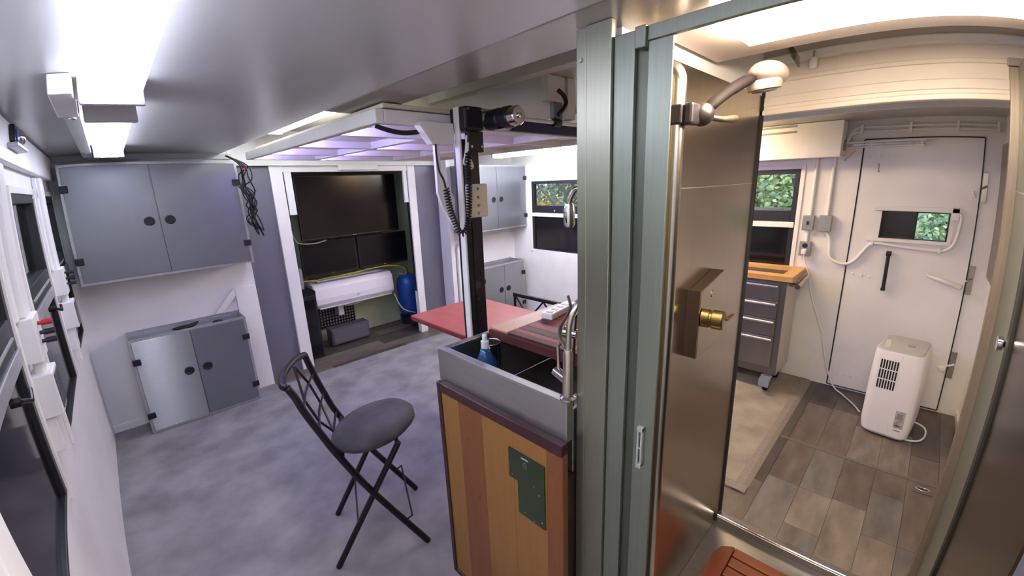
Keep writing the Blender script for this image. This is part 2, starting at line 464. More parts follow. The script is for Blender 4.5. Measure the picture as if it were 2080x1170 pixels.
for i, (a, c_) in enumerate(WIN_L):
    w = window('window_%d' % (i + 3), WL[i], -1, a, c_, .81, 1.715)
    # small white stay rods and crank on each left window
    B().tube([(XL + .012, c_ - .09, 1.70), (XL + .03, c_ - .09, 1.74), (XL + .03, c_ - .03, 1.745), (XL + .03, c_ - .02, 1.70)], .004, 8).build('stay_rod', WHITE2, w, smooth=True)
    cr = B().cyl((XL + .002, c_ - .30, 1.22), (XL + .03, c_ - .30, 1.22), .012).tube([(XL + .028, c_ - .30, 1.22), (XL + .045, c_ - .25, 1.20), (XL + .04, c_ - .20, 1.215)], .006, 8)
    cr.build('crank', BLACKM, w, smooth=True)
    B().tube([(XL + .006, a + .06, 1.32), (XL + .006, c_ - .06, 1.32)], .006, 8).build('push_bar', mat('bar_grey', '7a7d80', .5), w, smooth=True)
for o in (w3,):
    B().box(XR - .006, XR + .0, 3.18, 3.20, 1.30, 1.325).build('latch', TRIM, o)

# ------------------------------------------------------------------ exit door with hatch window
door = struct('door_1', (XR, 0.04, DZ0), 'white metal exit door with a small sliding window', 'door')
WY0, WY1, WZ0, WZ1 = -0.15, 0.222, 1.197, 1.384
dx0, dx1 = XR - .006, XR + .045
b = B()
b.box(dx0, dx1, DY0, DY1, DZ0, WZ0); b.box(dx0, dx1, DY0, DY1, WZ1, DZ1)
b.box(dx0, dx1, DY0, WY0, WZ0, WZ1); b.box(dx0, dx1, WY1, DY1, WZ0, WZ1)
b.build('door_leaf', WHITE2, door)
gk = B()
for (a, c, d, e) in ((DY0 - .004, DY0 + .003, DZ0, DZ1), (DY1 - .004, DY1 + .004, DZ0, DZ1), (DY0, DY1, DZ1 - .003, DZ1 + .004), (DY0, DY1, DZ0 - .004, DZ0 + .003)):
    gk.box(XR - .0085, XR + .04, a, c, d, e)
gk.build('door_gasket', BLACKR, door)
hw = B()
for (a, c, d, e) in ((WY0, WY0 + .008, WZ0, WZ1), (WY1 - .008, WY1, WZ0, WZ1), (WY0, WY1, WZ0, WZ0 + .006), (WY0, WY1, WZ1 - .006, WZ1), (0.024, 0.034, WZ0, WZ1)):
    hw.box(XR - .008, XR + .02, a, c, d, e)
hw.build('hatch_frame', BLACKM, door)
box('hatch_pane', PANE, door, XR + .008, XR + .011, WY0 + .008, .024, WZ0 + .006, WZ1 - .006)
box('hatch_cover', BLACKG, door, XR + .004, XR + .010, .034, WY1 - .008, WZ0 + .006, WZ1 - .006)
tr = B().box(XR - .03, XR - .006, -0.20, 0.265, WZ1 + .002, WZ1 + .034, bev=.003).box(XR - .026, XR - .006, -0.175, 0.285, WZ0 - .026, WZ0 - .002, bev=.003)
tr.box(XR - .03, XR - .006, -0.198, -0.155, 1.34, WZ1 + .034, bev=.003).box(XR - .02, XR - .006, -0.172, -0.153, WZ0 - .02, 1.34)
tr.build('hatch_track', WHITE2, door)
B().tube([(XR - .03, .147, 1.10), (XR - .03, .144, .83)], .011, 10).box(XR - .04, XR - .006, .132, .162, 1.075, 1.108, bev=.004).box(XR - .036, XR - .006, .132, .158, .825, .845, bev=.003).build('grab_strap', BLACK, door, smooth=True)
B().tube([(XR - .04, -0.08, .968), (XR - .05, -0.12, .958), (XR - .05, -0.22, .93), (XR - .04, -0.262, .915), (XR - .006, -0.268, .912)], [.010, .014, .016, .016, .02], 10).build('lever_handle', WHITE2, door, smooth=True)
for k, (za, zb) in enumerate(((1.462, 1.651), (.864, 1.056), (.269, .464))):
    h = box('hinge', NICKEL, door, XR - .008, XR, -0.335, -0.302, za, zb, bev=.002)
    B().tube([(XR - .012, -0.29, (za + zb) / 2 - .01), (XR - .02, -0.31, (za + zb) / 2), (XR - .016, -0.33, (za + zb) / 2 + .01)], .007, 8).build('latch_lever', NICKEL if k < 2 else WHITE2, h, smooth=True)
B().box(XR - .03, XR - .006, -0.29, -0.25, .31, .35, bev=.006).tube([(XR - .02, -0.24, .34), (XR - .02, -0.26, .33)], .01, 8).build('latch', WHITE2, door, smooth=True)
for (yy, zz) in ((.332, .924), (.28, .915), (.235, .91), (.326, .126), (.275, .118), (.24, .112), (.34, 1.752), (.28, 1.752), (.235, 1.752)):
    B().lathe([(.008, 0), (.008, .003), (.004, .006)], (XR - .006, yy, zz), (-1, 0, 0), 10).build('rivet', WHITE2, door, smooth=True)
B().tube([(XR - .006, .281, 1.703), (XR - .025, .279, 1.695), (XR - .03, .277, 1.66), (XR - .02, .275, 1.648)], .005, 8).build('coat_hook', NICKEL, door, smooth=True)
B().tube([(XR - .006, -0.257, 1.53), (XR - .03, -0.257, 1.52), (XR - .03, -0.27, 1.50), (XR - .012, -0.25, 1.50)], .006, 8).build('coat_hook', WHITE2, door, smooth=True)

dc = thing('door_track', (XR, .25, 1.83), 'white metal slide rail above the exit door', 'rail')
B().box(XR - .03, XR - .012, .04, .475, 1.845, 1.858).box(XR - .03, XR - .012, .04, .475, 1.812, 1.824).box(XR - .028, XR - .007, .05, .065, 1.812, 1.858).box(XR - .028, XR - .007, .33, .345, 1.805, 1.862).build('rail', WHITE2, dc, bevel=.002)
box('slider', TRIM, dc, XR - .024, XR - .014, .12, .44, 1.828, 1.841)
tag(B().tube(smooth_path([(XR - .012, .42, 1.80), (XR - .014, .45, 1.77), (XR - .014, .48, 1.73)]), .003, 6).build('door_stay', NICKEL, smooth=True), 'thin metal stay rod under the white wall box', 'rod')
hc = thing('flex_hose', (XR, .2, 1.1), 'white cable conduit looping from the grey box across the door to its window', 'conduit')
B().tube(smooth_path([(XR - .018, .545, 1.222), (XR - .02, .515, 1.20), (XR - .02, .495, 1.14), (XR - .02, .485, 1.04), (XR - .02, .44, 1.0), (XR - .02, .378, .992), (XR - .02, .33, 1.03), (XR - .02, .26, 1.15), (XR - .02, .22, 1.158),
    (XR - .02, .1, 1.145), (XR - .02, -.06, 1.135), (XR - .02, -.15, 1.142), (XR - .02, -.195, 1.20), (XR - .02, -.21, 1.33), (XR - .02, -.205, 1.375), (XR - .02, -.195, 1.385)]), .0105, 10).build('hose', WHITE2, hc, smooth=True)
for p in ((.25, 1.158), (-.12, 1.139)):
    box('clip', WHITE2, hc, XR - .034, XR - .008, p[0] - .008, p[0] + .008, p[1] - .016, p[1] + .016, bev=.003)
cd = thing('ceiling_conduit', (XR, 0, 1.93), 'pair of white conduits clipped along the wall above the exit door', 'conduit')
for dz in (0, .028):
    B().tube(smooth_path([(XR - .02, .485, 1.80), (XR - .025, .47, 1.88), (XR - .022, .42, 1.922 + dz), (XR - .02, .25, 1.918 + dz), (XR - .02, -.1, 1.92 + dz), (XR - .02, -.36, 1.92 + dz)]), .009, 8).build('pipe', WHITE2, cd, smooth=True)
for yy in (.40, .13, -.13, -.37):
    box('bracket', WHITE2, cd, XR - .036, XR, yy - .008, yy + .008, 1.90, 1.968, bev=.002)

# boxes and conduits between window 2 and door
def ebox(y0, y1, z0, z1, d, label, m_=mat('box_grey', 'a2a4a2', 0.35, 0.5), name='junction_box'):
    t = thing(name, (XR, (y0 + y1) / 2, z0), label, 'electrical box')
    box('body', m_, t, XR - d, XR - .001, y0, y1, z0, z1, bev=.004)
    return t
t = ebox(.61, .684, 1.229, 1.341, .045, 'grey switch box with black toggle, right of the leafy window')
B().box(XR - .052, XR - .045, .641, .653, 1.27, 1.298).build('toggle', BLACK, t)
t = ebox(.50, .578, 1.224, 1.344, .05, 'plain grey junction box where the looping conduit starts')
t = ebox(.608, .683, 1.028, 1.141, .045, 'grey outlet box with white plug, below the switch box')
B().lathe([(.018, 0), (.018, .004)], (XR - .045, .645, 1.11), (-1, 0, 0), 16).build('socket', BLACK, t)
B().box(XR - .08, XR - .046, .628, .66, 1.045, 1.085, bev=.008).build('plug', WHITE2, t)
for yy, nm in ((.642, 'left of two white conduits rising from the grey wall boxes'), (.536, 'right of two white conduits rising from the grey wall boxes')):
    tag(B().tube([(XR - .014, yy, 1.34), (XR - .014, yy, 1.76)], .0115, 12).build('conduit', WHITE2, smooth=True), nm, 'conduit')
tag(B().tube([(XR - .014, .645, 1.14), (XR - .014, .645, 1.23)], .0115, 12).build('conduit', WHITE2, smooth=True), 'short white conduit joining the switch and outlet boxes', 'conduit')
# long white wall box / duct above window 2
t = thing('wall_duct', (3.75, .9, 1.76), 'long white box with two slots above the leafy window', 'duct')
box('body', WHITE2, t, 3.65, XR - .001, .485, 2.4, 1.758, HR - .002, bev=.004)
for zz in (1.985, 1.945):
    box('slot', mat('slot_grey', '8b8d8c', .5), t, 3.642, 3.652, .76, 1.5, zz - .008, zz + .006)
box('side_louver', mat('slot_grey', '8b8d8c', .5), t, 3.74, 3.83, .478, .487, 1.80, 1.87)
tag(B().box(3.45, 3.83, -.419, -.40, 1.0, 1.83, bev=.003).build('wall_panel', mat('brown_grey_panel', '8a7f76', .4, .2, col2='7d736a', scale=12)), 'narrow brown-grey panel on the end wall right of the door', 'panel')

# ------------------------------------------------------------------ cabinets
def cabinet(name, label, x0, x1, yf, yb, z0, z1, seam, kz, hz, kd=.057, kr=.031, hh=.024, tray=False, group=None, doorm=None, hr=True):
    c = thing(name, ((x0 + x1) / 2, (yf + yb) / 2, z0), label, 'cabinet', group)
    box('body', ALU, c, x0, x1, yf + .006, yb - .001, z0, z1 - (.03 if tray else 0))
    t = .016
    b = B()
    b.box(x0, x0 + t, yf - .004, yf + .006, z0, z1).box(x1 - t, x1, yf - .004, yf + .006, z0, z1)
    b.box(x0 + t, x1 - t, yf - .004, yf + .006, z0, z0 + t).box(x0 + t, x1 - t, yf - .004, yf + .006, z1 - t, z1)
    if tray:
        b.box(x0, x0 + .006, yf + .006, yb - .001, z1 - .03, z1).box(x1 - .006, x1, yf + .006, yb - .001, z1 - .03, z1)
        b.box(x0, x1, yb - .008, yb - .001, z1 - .03, z1 + .005)
    b.build('edge_trim', TRIM, c)
    for sgn, (a, e) in ((-1, (x0 + t, seam - .002)), (1, (seam + .002, x1 - t))):
        d = box('door', doorm[0 if sgn < 0 else 1] if doorm else ALU, c, a + .001, e, yf - .007, yf + .006, z0 + t + .001, z1 - t - .001, bev=.0015)
        B().lathe([(kr, 0), (kr, .004), (kr * .8, .006), (kr * .7, .003), (.002, .002)], (seam + sgn * kd, yf - .007, kz), (0, -1, 0), 28).build('pull_ring', BLACK, d, smooth=True)
        for z in hz:
            if sgn > 0 and not hr: continue
            xx = x0 + .022 if sgn < 0 else x1 - .022
            B().box(xx - hh, xx + hh, yf - .018, yf - .0075, z - hh * .95, z + hh * .95, bev=.005).build('hinge', BLACK, d)
    return c
cabinet('wall_cabinet', 'wide grey two-door wall cabinet hung beside the left windows', -.238, .765, 3.69, YB, 1.137, 1.898, .25, 1.51, (1.747, 1.295), group='grey metal cabinets')
cabinet('low_cabinet', 'grey metal floor cabinet with bright brushed door, below the left wall cabinet', -.086, .628, 3.69, YB, .012, .724, .268, .408, (.562, .152), tray=True, group='grey metal cabinets', doorm=(ALUB, ALU))
cabinet('wall_cabinet', 'grey two-door wall cabinet in the far corner beside the window', 2.86, 3.848, 3.65, 3.89, 1.115, 1.865, 3.356, 1.472, (1.711, 1.253), kd=.06, kr=.032, hh=.026, group='grey metal cabinets')
cabinet('low_cabinet', 'grey floor cabinet in the far corner, partly behind the red table', 3.06, 3.77, 3.65, 3.89, .012, .692, 3.42, .377, (.53, .14), kd=.06, kr=.034, hh=.028, tray=True, group='grey metal cabinets', doorm=(ALUB, ALUB))
# things on the low cabinet
g = thing('eyeglass_case', (.27, 3.79, .70), 'black glasses case lying on the low left cabinet', 'case')
B().ball((.25, 3.80, .712), .05, 1.5, .6, .3).build('lid', BLACK, g, smooth='all')
B().tube([(.22, 3.77, .705), (.30, 3.77, .722), (.34, 3.79, .735)], [.012, .016, .006], 8).build('flap', BLACKR, g, smooth=True)
g = thing('clip_holder', (.46, 3.80, .70), 'small metal clip with black base on the low left cabinet', 'clip')
B().ball((.46, 3.79, .705), .03, 1.2, .7, .4).build('base', BLACK, g, smooth='all')
B().box(.44, .48, 3.80, 3.815, .71, .745, bev=.003).build('clip', TRIM, g)
t = thing('wall_bracket', (.66, 3.91, 0), 'white post with slanted brace behind the low left cabinet', 'bracket')
box('post', WHITE, t, .632, .785, 3.90, YB - .001, 0, .915, bev=.003)
B().prism([(.62, .915), (.60, .89), (.47, .735), (.525, .735), (.632, .855), (.632, .915)], 1, 3.905, YB - .001).build('brace', WHITE, t)

# ------------------------------------------------------------------ left wall electrical columns
def column(y0, label, near):
    t = thing('cable_column', (XL, y0, .9), label, 'conduit', 'electrical columns on the left wall')
    y1 = y0 + .11
    b = B().box(XL + .001, XL + .038, y0, y1, 1.345, 1.80, bev=.006)
    b.box(XL + .001, XL + .02, y0 - .05, y0 - .004, 1.345, 1.80, bev=.004)
    b.build('duct', WHITE, t)
    b1 = box('upper_box', WHITE, t, XL + .001, XL + .054, y0 - .02, y1, 1.21, 1.345, bev=.003)
    B().cyl((XL + .03, y0 + .03, 1.17), (XL + .03, y0 + .03, 1.21), .018, 14).build('coupling', WHITE, t, smooth=True)
    b2 = box('lower_box', WHITE, t, XL + .001, XL + .064, y0 - .02, y1, 1.035, 1.172, bev=.003)
    box('face_plate', mat('plate_dark', '55555a', .4, .3), b2, XL + .064, XL + .067, y0, y1 - .015, 1.05, 1.16)
    box('lower_duct', WHITE, t, XL + .001, XL + .036, y0 - .005, y1 - .02, .915, 1.035, bev=.004)
    for i, (z, m_) in enumerate(((1.315, mat('knob_red', 'b0202a', .35)), (1.285, BLACK), (1.258, BLACK))):
        k = B().cyl((XL + .054, y0 + .05, z), (XL + .068, y0 + .05, z), .006, 10).cyl((XL + .066, y0 + .05, z), (XL + .095, y0 + .05, z), .009, 12)
        k.build('switch_knob', m_ if near else BLACK, b1, smooth=True)
    return t
column(1.75, 'white electrical column with a red knob, nearer of two on the left wall', True)
column(2.99, 'white electrical column near the wall cabinet, farther of two on the left wall', False)
tag(B().box(XL + .001, XL + .04, .72, .84, .9, 1.8, bev=.005).build('cable_duct', WHITE), 'white cable duct at the bottom left corner of the view', 'conduit')
t = thing('alarm_sensor', (-.27, 2.15, 1.90), 'small chrome and blue sensor on the white valance box', 'sensor')
box('body', BLACKG, t, -.272, -.250, 2.08, 2.20, 1.885, 1.945, bev=.004)
B().ball((-.252, 2.25, 1.915), .034, .6, 1, .9).build('dome', CHROME, t, smooth='all')
box('lens', mat('lens_blue', '3b3f9a', .2), t, -.252, -.246, 2.11, 2.17, 1.89, 1.93)
tag(B().box(-.272, -.235, 2.02, 2.30, 1.862, 1.878, bev=.003).build('shelf_clip', TRIM), 'thin metal ledge below the chrome sensor', 'ledge')

# ------------------------------------------------------------------ lamps
def tube_lamp(label, x0, x1, y0, y1, zc, m_, group):
    t = thing('fluorescent_lamp', ((x0 + x1) / 2, (y0 + y1) / 2, zc - .06), label, 'ceiling lamp', group)
    box('housing', WHITE2, t, x0 + .015, x1 - .015, y0 + .02, y1 - .02, zc - .03, zc - .001, bev=.004)
    b = B().prism([(x0, zc - .032), (x0 + .008, zc - .055), (x0 + .03, zc - .068), (x1 - .03, zc - .068), (x1 - .008, zc - .055), (x1, zc - .032)], 1, y0 + .025, y1 - .025)
    b.build('diffuser', m_, t)
    for y in (y0, y1 - .025):
        box('end_cap', mat('cap_grey', 'b9bbbf', .35, .3), t, x0 - .004, x1 + .004, y, y + .025, zc - .07, zc - .001, bev=.006)
    return t
tube_lamp('long glaring fluorescent lamp over the camera on the silver ceiling', -.02, .122, -.75, 1.53, HL, TUBE_L, 'fluorescent lamps')
tube_lamp('glowing fluorescent lamp above the left wall cabinet', -.018, .120, 1.83, 3.30, HL, TUBE_L, 'fluorescent lamps')
tube_lamp('glowing fluorescent lamp on the far right ceiling behind the shower', 3.16, 3.30, .96, 1.9, HR, TUBE_R, 'fluorescent lamps')
tube_lamp('glowing fluorescent lamp on the far right ceiling near the corner cabinets', 3.16, 3.30, 2.1, 3.5, HR, TUBE_R2, 'fluorescent lamps')
tube_lamp('fluorescent lamp above the raised bed, seen through the gap', .98, 1.12, 2.5, 3.7, HC, TUBE_C, 'fluorescent lamps')
t = thing('lamp_wiring', (-.06, 2.7, 1.94), 'white junction box and channel beside the ceiling lamp', 'channel')
box('junction_box', WHITE2, t, -.092, -.034, 1.45, 1.84, 1.915, HL - .001, bev=.003)
box('channel', SILVER2, t, -.080, -.030, 1.842, 3.60, 1.925, HL - .001, bev=.003)
for y in (1.93, 3.5):
    B().ball((-.055, y, 1.924), .012, 1, 1, .5).build('screw', CHROME, t, smooth='all')

# ------------------------------------------------------------------ alcove with screens
t = struct('door_2', (1.78, 4.06, 0), 'white framed opening to the screen alcove', 'doorway')
box('jamb', WHITE, t, 1.07, 1.172, 4.02, 4.09, 0, 1.885, bev=.003)
box('jamb', WHITE, t, 2.412, 2.50, 4.02, 4.09, 0, 1.885, bev=.003)
box('lintel', WHITE, t, 1.172, 2.412, 4.03, 4.09, 1.833, 1.885)
box('cover_strip', WHITE, t, 1.185, 1.245, 4.035, 4.06, 1.46, 1.832, bev=.002)
box('cover_strip', WHITE, t, 2.362, 2.405, 4.035, 4.06, 1.50, 1.832, bev=.002)
box('cover_strip', BLACKR, t, 1.174, 1.183, 4.04, 4.08, 1.50, 1.832)
box('cover_strip', BLACKR, t, 2.406, 2.412, 4.04, 4.08, .5, 1.832)
wall('wall_panel_left', 'grey-blue wall panel left of the screen alcove', [(.79, 1.07, 4.05, 4.08, .0, 1.885)], PURPLE)
wall('wall_panel_right', 'grey-blue wall panel right of the screen alcove', [(2.50, 2.83, 4.05, 4.08, .0, 1.885)], PURPLE)
wall('wall_above', 'white wall strip above the alcove opening', [(.79, 2.83, 4.0, 4.09, 1.886, HC)], WHITE)
tag(B().box(.765, .79, 3.935, 4.05, 0, 1.9).build('trim_7', WHITE), 'white corner strip beside the grey-blue panel', 'trim', kind='structure')
tag(B().box(2.80, 2.86, 3.86, 4.05, 0, HR).build('trim_8', WHITE, bevel=.004), 'white corner post right of the alcove', 'trim', kind='structure')
tag(B().box(1.66, 2.06, 3.99, 4.029, 1.845, 1.895, bev=.004).build('led_driver', WHITE2), 'white plastic box on the lintel above the big screen', 'box')
tag(B().prism([(2.88, .0), (2.98, .0), (2.98, .93), (2.95, .98), (2.91, .98), (2.88, .93)], 1, 3.84, 3.88).build('ironing_board', WHITE2, bevel=.004), 'white rounded board leaning right of the alcove', 'board')

t = thing('television', (1.86, 4.30, 1.19), 'large black flat screen high in the alcove', 'screen')
box('casing', BLACK, t, 1.33, 2.395, 4.285, 4.325, 1.19, 1.812, bev=.004)
box('screen', mat('screen_black', '0f0d0f', .18, spec=.4), t, 1.342, 2.383, 4.282, 4.286, 1.206, 1.80)
box('logo', CHROME, t, 1.84, 1.89, 4.280, 4.283, 1.196, 1.203)
box('wall_mount', BLACKM, t, 1.70, 2.05, 4.326, 4.66, 1.40, 1.62)
for (a, b_, lab) in ((1.325, 1.90, 'black monitor under the big screen, left of the pair'), (1.925, 2.53, 'black monitor under the big screen, right of the pair')):
    t = thing('monitor', ((a + b_) / 2, 4.40, .80), lab, 'screen', 'pair of black monitors')
    box('casing', BLACK, t, a, b_, 4.385, 4.42, .80, 1.158, bev=.004)
    box('screen', mat('monitor_black', '101014', .3, spec=.3), t, a + .012, b_ - .012, 4.382, 4.386, .825, 1.148)
    box('mount_arm', BLACKM, t, (a + b_) / 2 - .04, (a + b_) / 2 + .04, 4.421, 4.66, .92, 1.04)
    box('badge', CHROME, t, (a + b_) / 2 - .015, (a + b_) / 2 + .015, 4.380, 4.383, .807, .815)
t = thing('air_conditioner', (1.84, 4.45, .44), 'white split air conditioner under the monitors', 'air conditioner')
b = B().prism([(4.66, .45), (4.40, .45), (4.352, .49), (4.345, .56), (4.36, .67), (4.40, .715), (4.66, .73)], 0, 1.385, 2.29)
b.build('casing', mat('ac_white', 'e6e4ea', .35), t, bevel=.012)
box('air_flap', mat('flap_grey', 'c9c8cf', .4), t, 1.42, 2.26, 4.357, 4.40, .449, .462)
box('seam', mat('flap_grey', 'c9c8cf', .4), t, 1.387, 2.288, 4.344, 4.3485, .50, .505)
box('top_grille', mat('grille_grey', '6e6d72', .5), t, 1.45, 2.2, 4.42, 4.56, .716, .732)
for k in range(6):
    box('louver', mat('ac_white', 'e6e4ea', .35), t, 1.45, 2.2, 4.425 + k * .022, 4.433 + k * .022, .72, .736)
box('logo', mat('flap_grey', 'c9c8cf', .4), t, 1.83, 1.86, 4.341, 4.346, .53, .545)
tag(B().box(1.66, 1.72, 4.50, 4.655, .30, .445, bev=.003).build('bracket', WHITE), 'white bracket hanging below the air conditioner', 'bracket')
tag(B().tube(smooth_path([(1.72, 4.55, .40), (1.85, 4.52, .39), (1.98, 4.5, .42), (2.05, 4.5, .447)]), .012, 8).build('drain_hose', WHITE2, smooth=True), 'short white hose under the air conditioner', 'hose')
t = thing('vent_grille', (1.66, 4.6, .18), 'dark perforated grille behind the grey box', 'grille')
box('backing', mat('grille_back', 'b5b6b0', .5), t, 1.45, 1.90, 4.632, 4.655, .16, .43)
for k in range(14):
    box('bar', BLACKM, t, 1.45 + k * .0325, 1.462 + k * .0325, 4.622, 4.632, .16, .43)
for k in range(8):
    box('cross_bar', BLACKM, t, 1.45, 1.89, 4.615, 4.622, .165 + k * .034, .177 + k * .034)
t = thing('grey_case', (1.72, 4.43, 0), 'low dark grey box on the alcove floor', 'box')
gm = mat('case_grey', '4b4b52', .45, col2='45454c', scale=20)
box('body', gm, t, 1.50, 1.935, 4.375, 4.52, .012, .20, bev=.006)
box('front_panel', mat('case_grey_light', '5a5a62', .4), t, 1.52, 1.915, 4.369, 4.376, .03, .18, bev=.003)
for x in (1.52, 1.90):
    box('foot', BLACKR, t, x, x + .02, 4.39, 4.41, 0, .013)
t = thing('computer_tower', (1.275, 4.34, 0), 'tall black computer tower by the left jamb', 'computer')
box('body', mat('tower_black', '141318', .5), t, 1.205, 1.345, 4.195, 4.58, .006, .66, bev=.006)
b = B().prism([(1.205, .661), (1.345, .661), (1.345, .70), (1.325, .715), (1.235, .715), (1.205, .69)], 1, 4.195, 4.58).build('top_cover', BLACKM, t)
box('front_trim', BLACKG, t, 1.225, 1.325, 4.189, 4.196, .04, .62, bev=.002)
t = thing('water_tank', (2.56, 4.50, .09), 'blue pressure tank at the right of the alcove', 'tank')
bl = mat('tank_blue', '1f4d9c', .35, col2='1a4288', scale=5)
B().lathe([(.06, 0), (.115, .02), (.135, .07), (.135, .40), (.12, .47), (.07, .52), (.03, .535)], (2.56, 4.50, .10), seg=28).build('vessel', bl, t, smooth='all')
B().lathe([(.13, 0), (.13, .10)], (2.56, 4.50, .0), seg=24).build('foot_ring', BLACKM, t, smooth=True)
B().lathe([(.1375, 0), (.1375, .008)], (2.56, 4.50, .33), seg=28).build('band', mat('tank_band', '27509a', .3), t, smooth=True)
B().lathe([(.02, 0), (.02, .05), (.012, .06)], (2.56, 4.50, .635), seg=12).build('valve', BRASS, t, smooth=True)
t = tag(B().box(2.44, 2.56, 4.12, 4.34, 0, .16, bev=.03).ball((2.58, 4.24, .085), .09, 1, 1.1, .9).build('black_bag', BLACKR, smooth=True), 'black bag on the floor under the blue tank', 'bag')
for i, (pts, lab, c) in enumerate(((
        [(1.30, 4.36, .78), (1.5, 4.34, .765), (1.7, 4.36, .775), (1.9, 4.34, .785), (2.1, 4.36, .79), (2.25, 4.33, .79), (2.38, 4.30, .76), (2.44, 4.30, .70), (2.42, 4.31, .66), (2.36, 4.33, .68)], 'yellow cable draped under the monitors', 'a8a032'),
        ([(1.36, 4.32, .765), (1.55, 4.33, .78), (1.8, 4.33, .77), (2.0, 4.34, .80)], 'olive cable lying on the air conditioner', '8a8a30'),
        ([(2.27, 4.33, .45), (2.30, 4.25, .30), (2.36, 4.2, .24), (2.46, 4.2, .20)], 'thin white hose beside the blue tank', 'b9c0b8'),
        ([(1.215, 4.30, 1.35), (1.26, 4.28, 1.22), (1.30, 4.30, 1.17), (1.45, 4.32, 1.15), (1.58, 4.33, 1.17)], 'pale green cable beside the big screen', '93a088'),
        ([(1.23, 4.3, 1.6), (1.25, 4.29, 1.5), (1.22, 4.3, 1.42), (1.26, 4.3, 1.30)], 'black cable left of the big screen', '1a1a1c'))):
    tag(B().tube(smooth_path(pts), .006, 8).build('cable', mat('cable_%d' % i, c, .5), smooth=True), lab, 'cable')
tag(B().box(1.20, 1.32, 4.62, 4.655, 1.1, 1.82, bev=.004).build('switch_panel', TRIM), 'pale metal strip behind the left edge of the big screen', 'panel')
tag(B().box(1.205, 1.27, 4.25, 4.35, .72, .93, bev=.01).build('speaker', mat('speaker_grey', '8c8b93', .6)), 'small grey speaker on the computer tower', 'speaker')

# ------------------------------------------------------------------ raised bed platform with lift
PW = mat('platform_white', 'e2e1dc', .4, col2='dad9d4', scale=5)
t = thing('bed_platform', (1.54, 2.4, 1.883), 'raised white bed platform lit violet underneath', 'bed')
X0, X1, Y0, Y1, Z0, Z1 = .761, 2.34, 1.452, 3.345, 1.884, 1.935
box('side_rail', PW, t, X0, X0 + .035, Y0, Y1, Z0, Z1, bev=.004)
box('side_rail', PW, t, X1 - .035, X1, Y0, Y1, Z0, Z1, bev=.004)
box('end_rail', PW, t, X0 + .035, X1 - .035, Y0, Y0 + .035, Z0, Z1, bev=.004)
box('end_rail', PW, t, X0 + .035, X1 - .035, Y1 - .035, Y1, Z0, Z1, bev=.004)
box('deck', PW, t, X0 + .035, X1 - .035, Y0 + .035, Y1 - .035, Z1 - .012, Z1 - .002)
for x in (1.206, 1.857):
    box('stringer', PW, t, x, x + .035, Y0 + .035, Y1 - .035, Z0 + .002, Z1 - .012)
for y in (1.848, 2.394, 2.886):
    for a, e in ((X0 + .035, 1.206), (1.241, 1.857), (1.892, X1 - .035)):
        box('cross_bar', PW, t, a, e, y, y + .035, Z0 + .002, Z1 - .012)
for a, e in ((Y0 + .05, 1.84), (1.89, 2.385), (2.44, 2.877), (2.93, Y1 - .05)):
    box('led_strip', LED, t, X0 + .036, X0 + .042, a, e, Z0 + .004, Z0 + .014)
    box('led_strip', LED, t, 1.2425, 1.2475, a, e, Z0 + .012, Z0 + .020)
b = thing('mattress_board', (1.54, 2.4, 1.946), 'cream slab on top of the raised bed platform', 'board')
box('slab', CREAM, b, .818, 2.29, 1.496, 3.30, 1.947, 1.965, bev=.004)
for yy in (1.58, 2.38, 3.17):
    box('spacer', CREAM, b, .836, 2.27, yy, yy + .03, 1.9355, 1.947)
tag(B().box(1.43, 2.31, 1.428, 1.451, 1.890, 1.942, bev=.004).build('side_curtain', NAVY), 'navy padded strip along the end of the raised bed', 'padding')
tag(B().tube(smooth_path([(.779, 1.496, 1.881), (.818, 1.48, 1.866), (.871, 1.47, 1.857), (.924, 1.46, 1.860), (.950, 1.452, 1.867)]), .009, 8).build('power_cable', BLACKR, smooth=True), 'thick black cable under the near corner of the raised bed', 'cable')
lf = thing('bed_lift', (1.135, 1.42, 0), 'black motorised lift column with chrome-ended motor', 'lift')
co = B().box(1.094, 1.182, 1.386, 1.448, .0085, 1.835)
co.build('column', mat('column_black', '1b1b1f', .3, .3), lf, bevel=.004)
box('slide_groove', BLACKG, lf, 1.122, 1.153, 1.382, 1.387, .1, 1.5)
box('cover_strip', PW, lf, 1.083, 1.0935, 1.386, 1.420, .0085, 1.958, bev=.003)
B().prism([(.915, 1.882), (.968, 1.813), (1.075, 1.813), (1.075, 1.896), (.924, 1.896)], 1, 1.408, 1.450).build('gusset', PW, lf, bevel=.003)
B().prism([(.994, 1.812), (1.016, 1.812), (1.016, 1.712), (1.075, 1.60), (1.075, 1.463), (1.012, 1.571), (.994, 1.624)], 1, 1.434, 1.448).build('side_blade', PW, lf)
bp = box('bracket_plate', CREAM, lf, 1.094, 1.199, 1.360, 1.3855, 1.515, 1.654, bev=.006)
for z in (1.531, 1.565, 1.599, 1.634):
    B().lathe([(.007, 0), (.007, .005), (.004, .009)], (1.142, 1.36, z), (0, -1, 0), 6).build('bolt', NICKEL, bp)
gb = box('gearbox', BLACK, lf, 1.087, 1.184, 1.346, 1.45, 1.866, 1.958, bev=.01)
box('lower_plate', BLACK, lf, 1.109, 1.190, 1.360, 1.3855, 1.782, 1.865, bev=.004)
for (x, z) in ((1.10, 1.945), (1.17, 1.945), (1.122, 1.804), (1.175, 1.804)):
    B().lathe([(.005, 0), (.005, .004)], (x, 1.346 if z > 1.9 else 1.36, z), (0, -1, 0), 8).build('screw', NICKEL, gb)
B().lathe([(.026, 0), (.026, .011), (.011, .011), (.009, .004)], (1.201, 1.346, 1.914), (0, -1, 0), 24).build('shaft_hub', TRIM, gb, smooth=True)
box('hub_plate', NICKEL, gb, 1.177, 1.232, 1.347, 1.373, 1.879, 1.954, bev=.003)
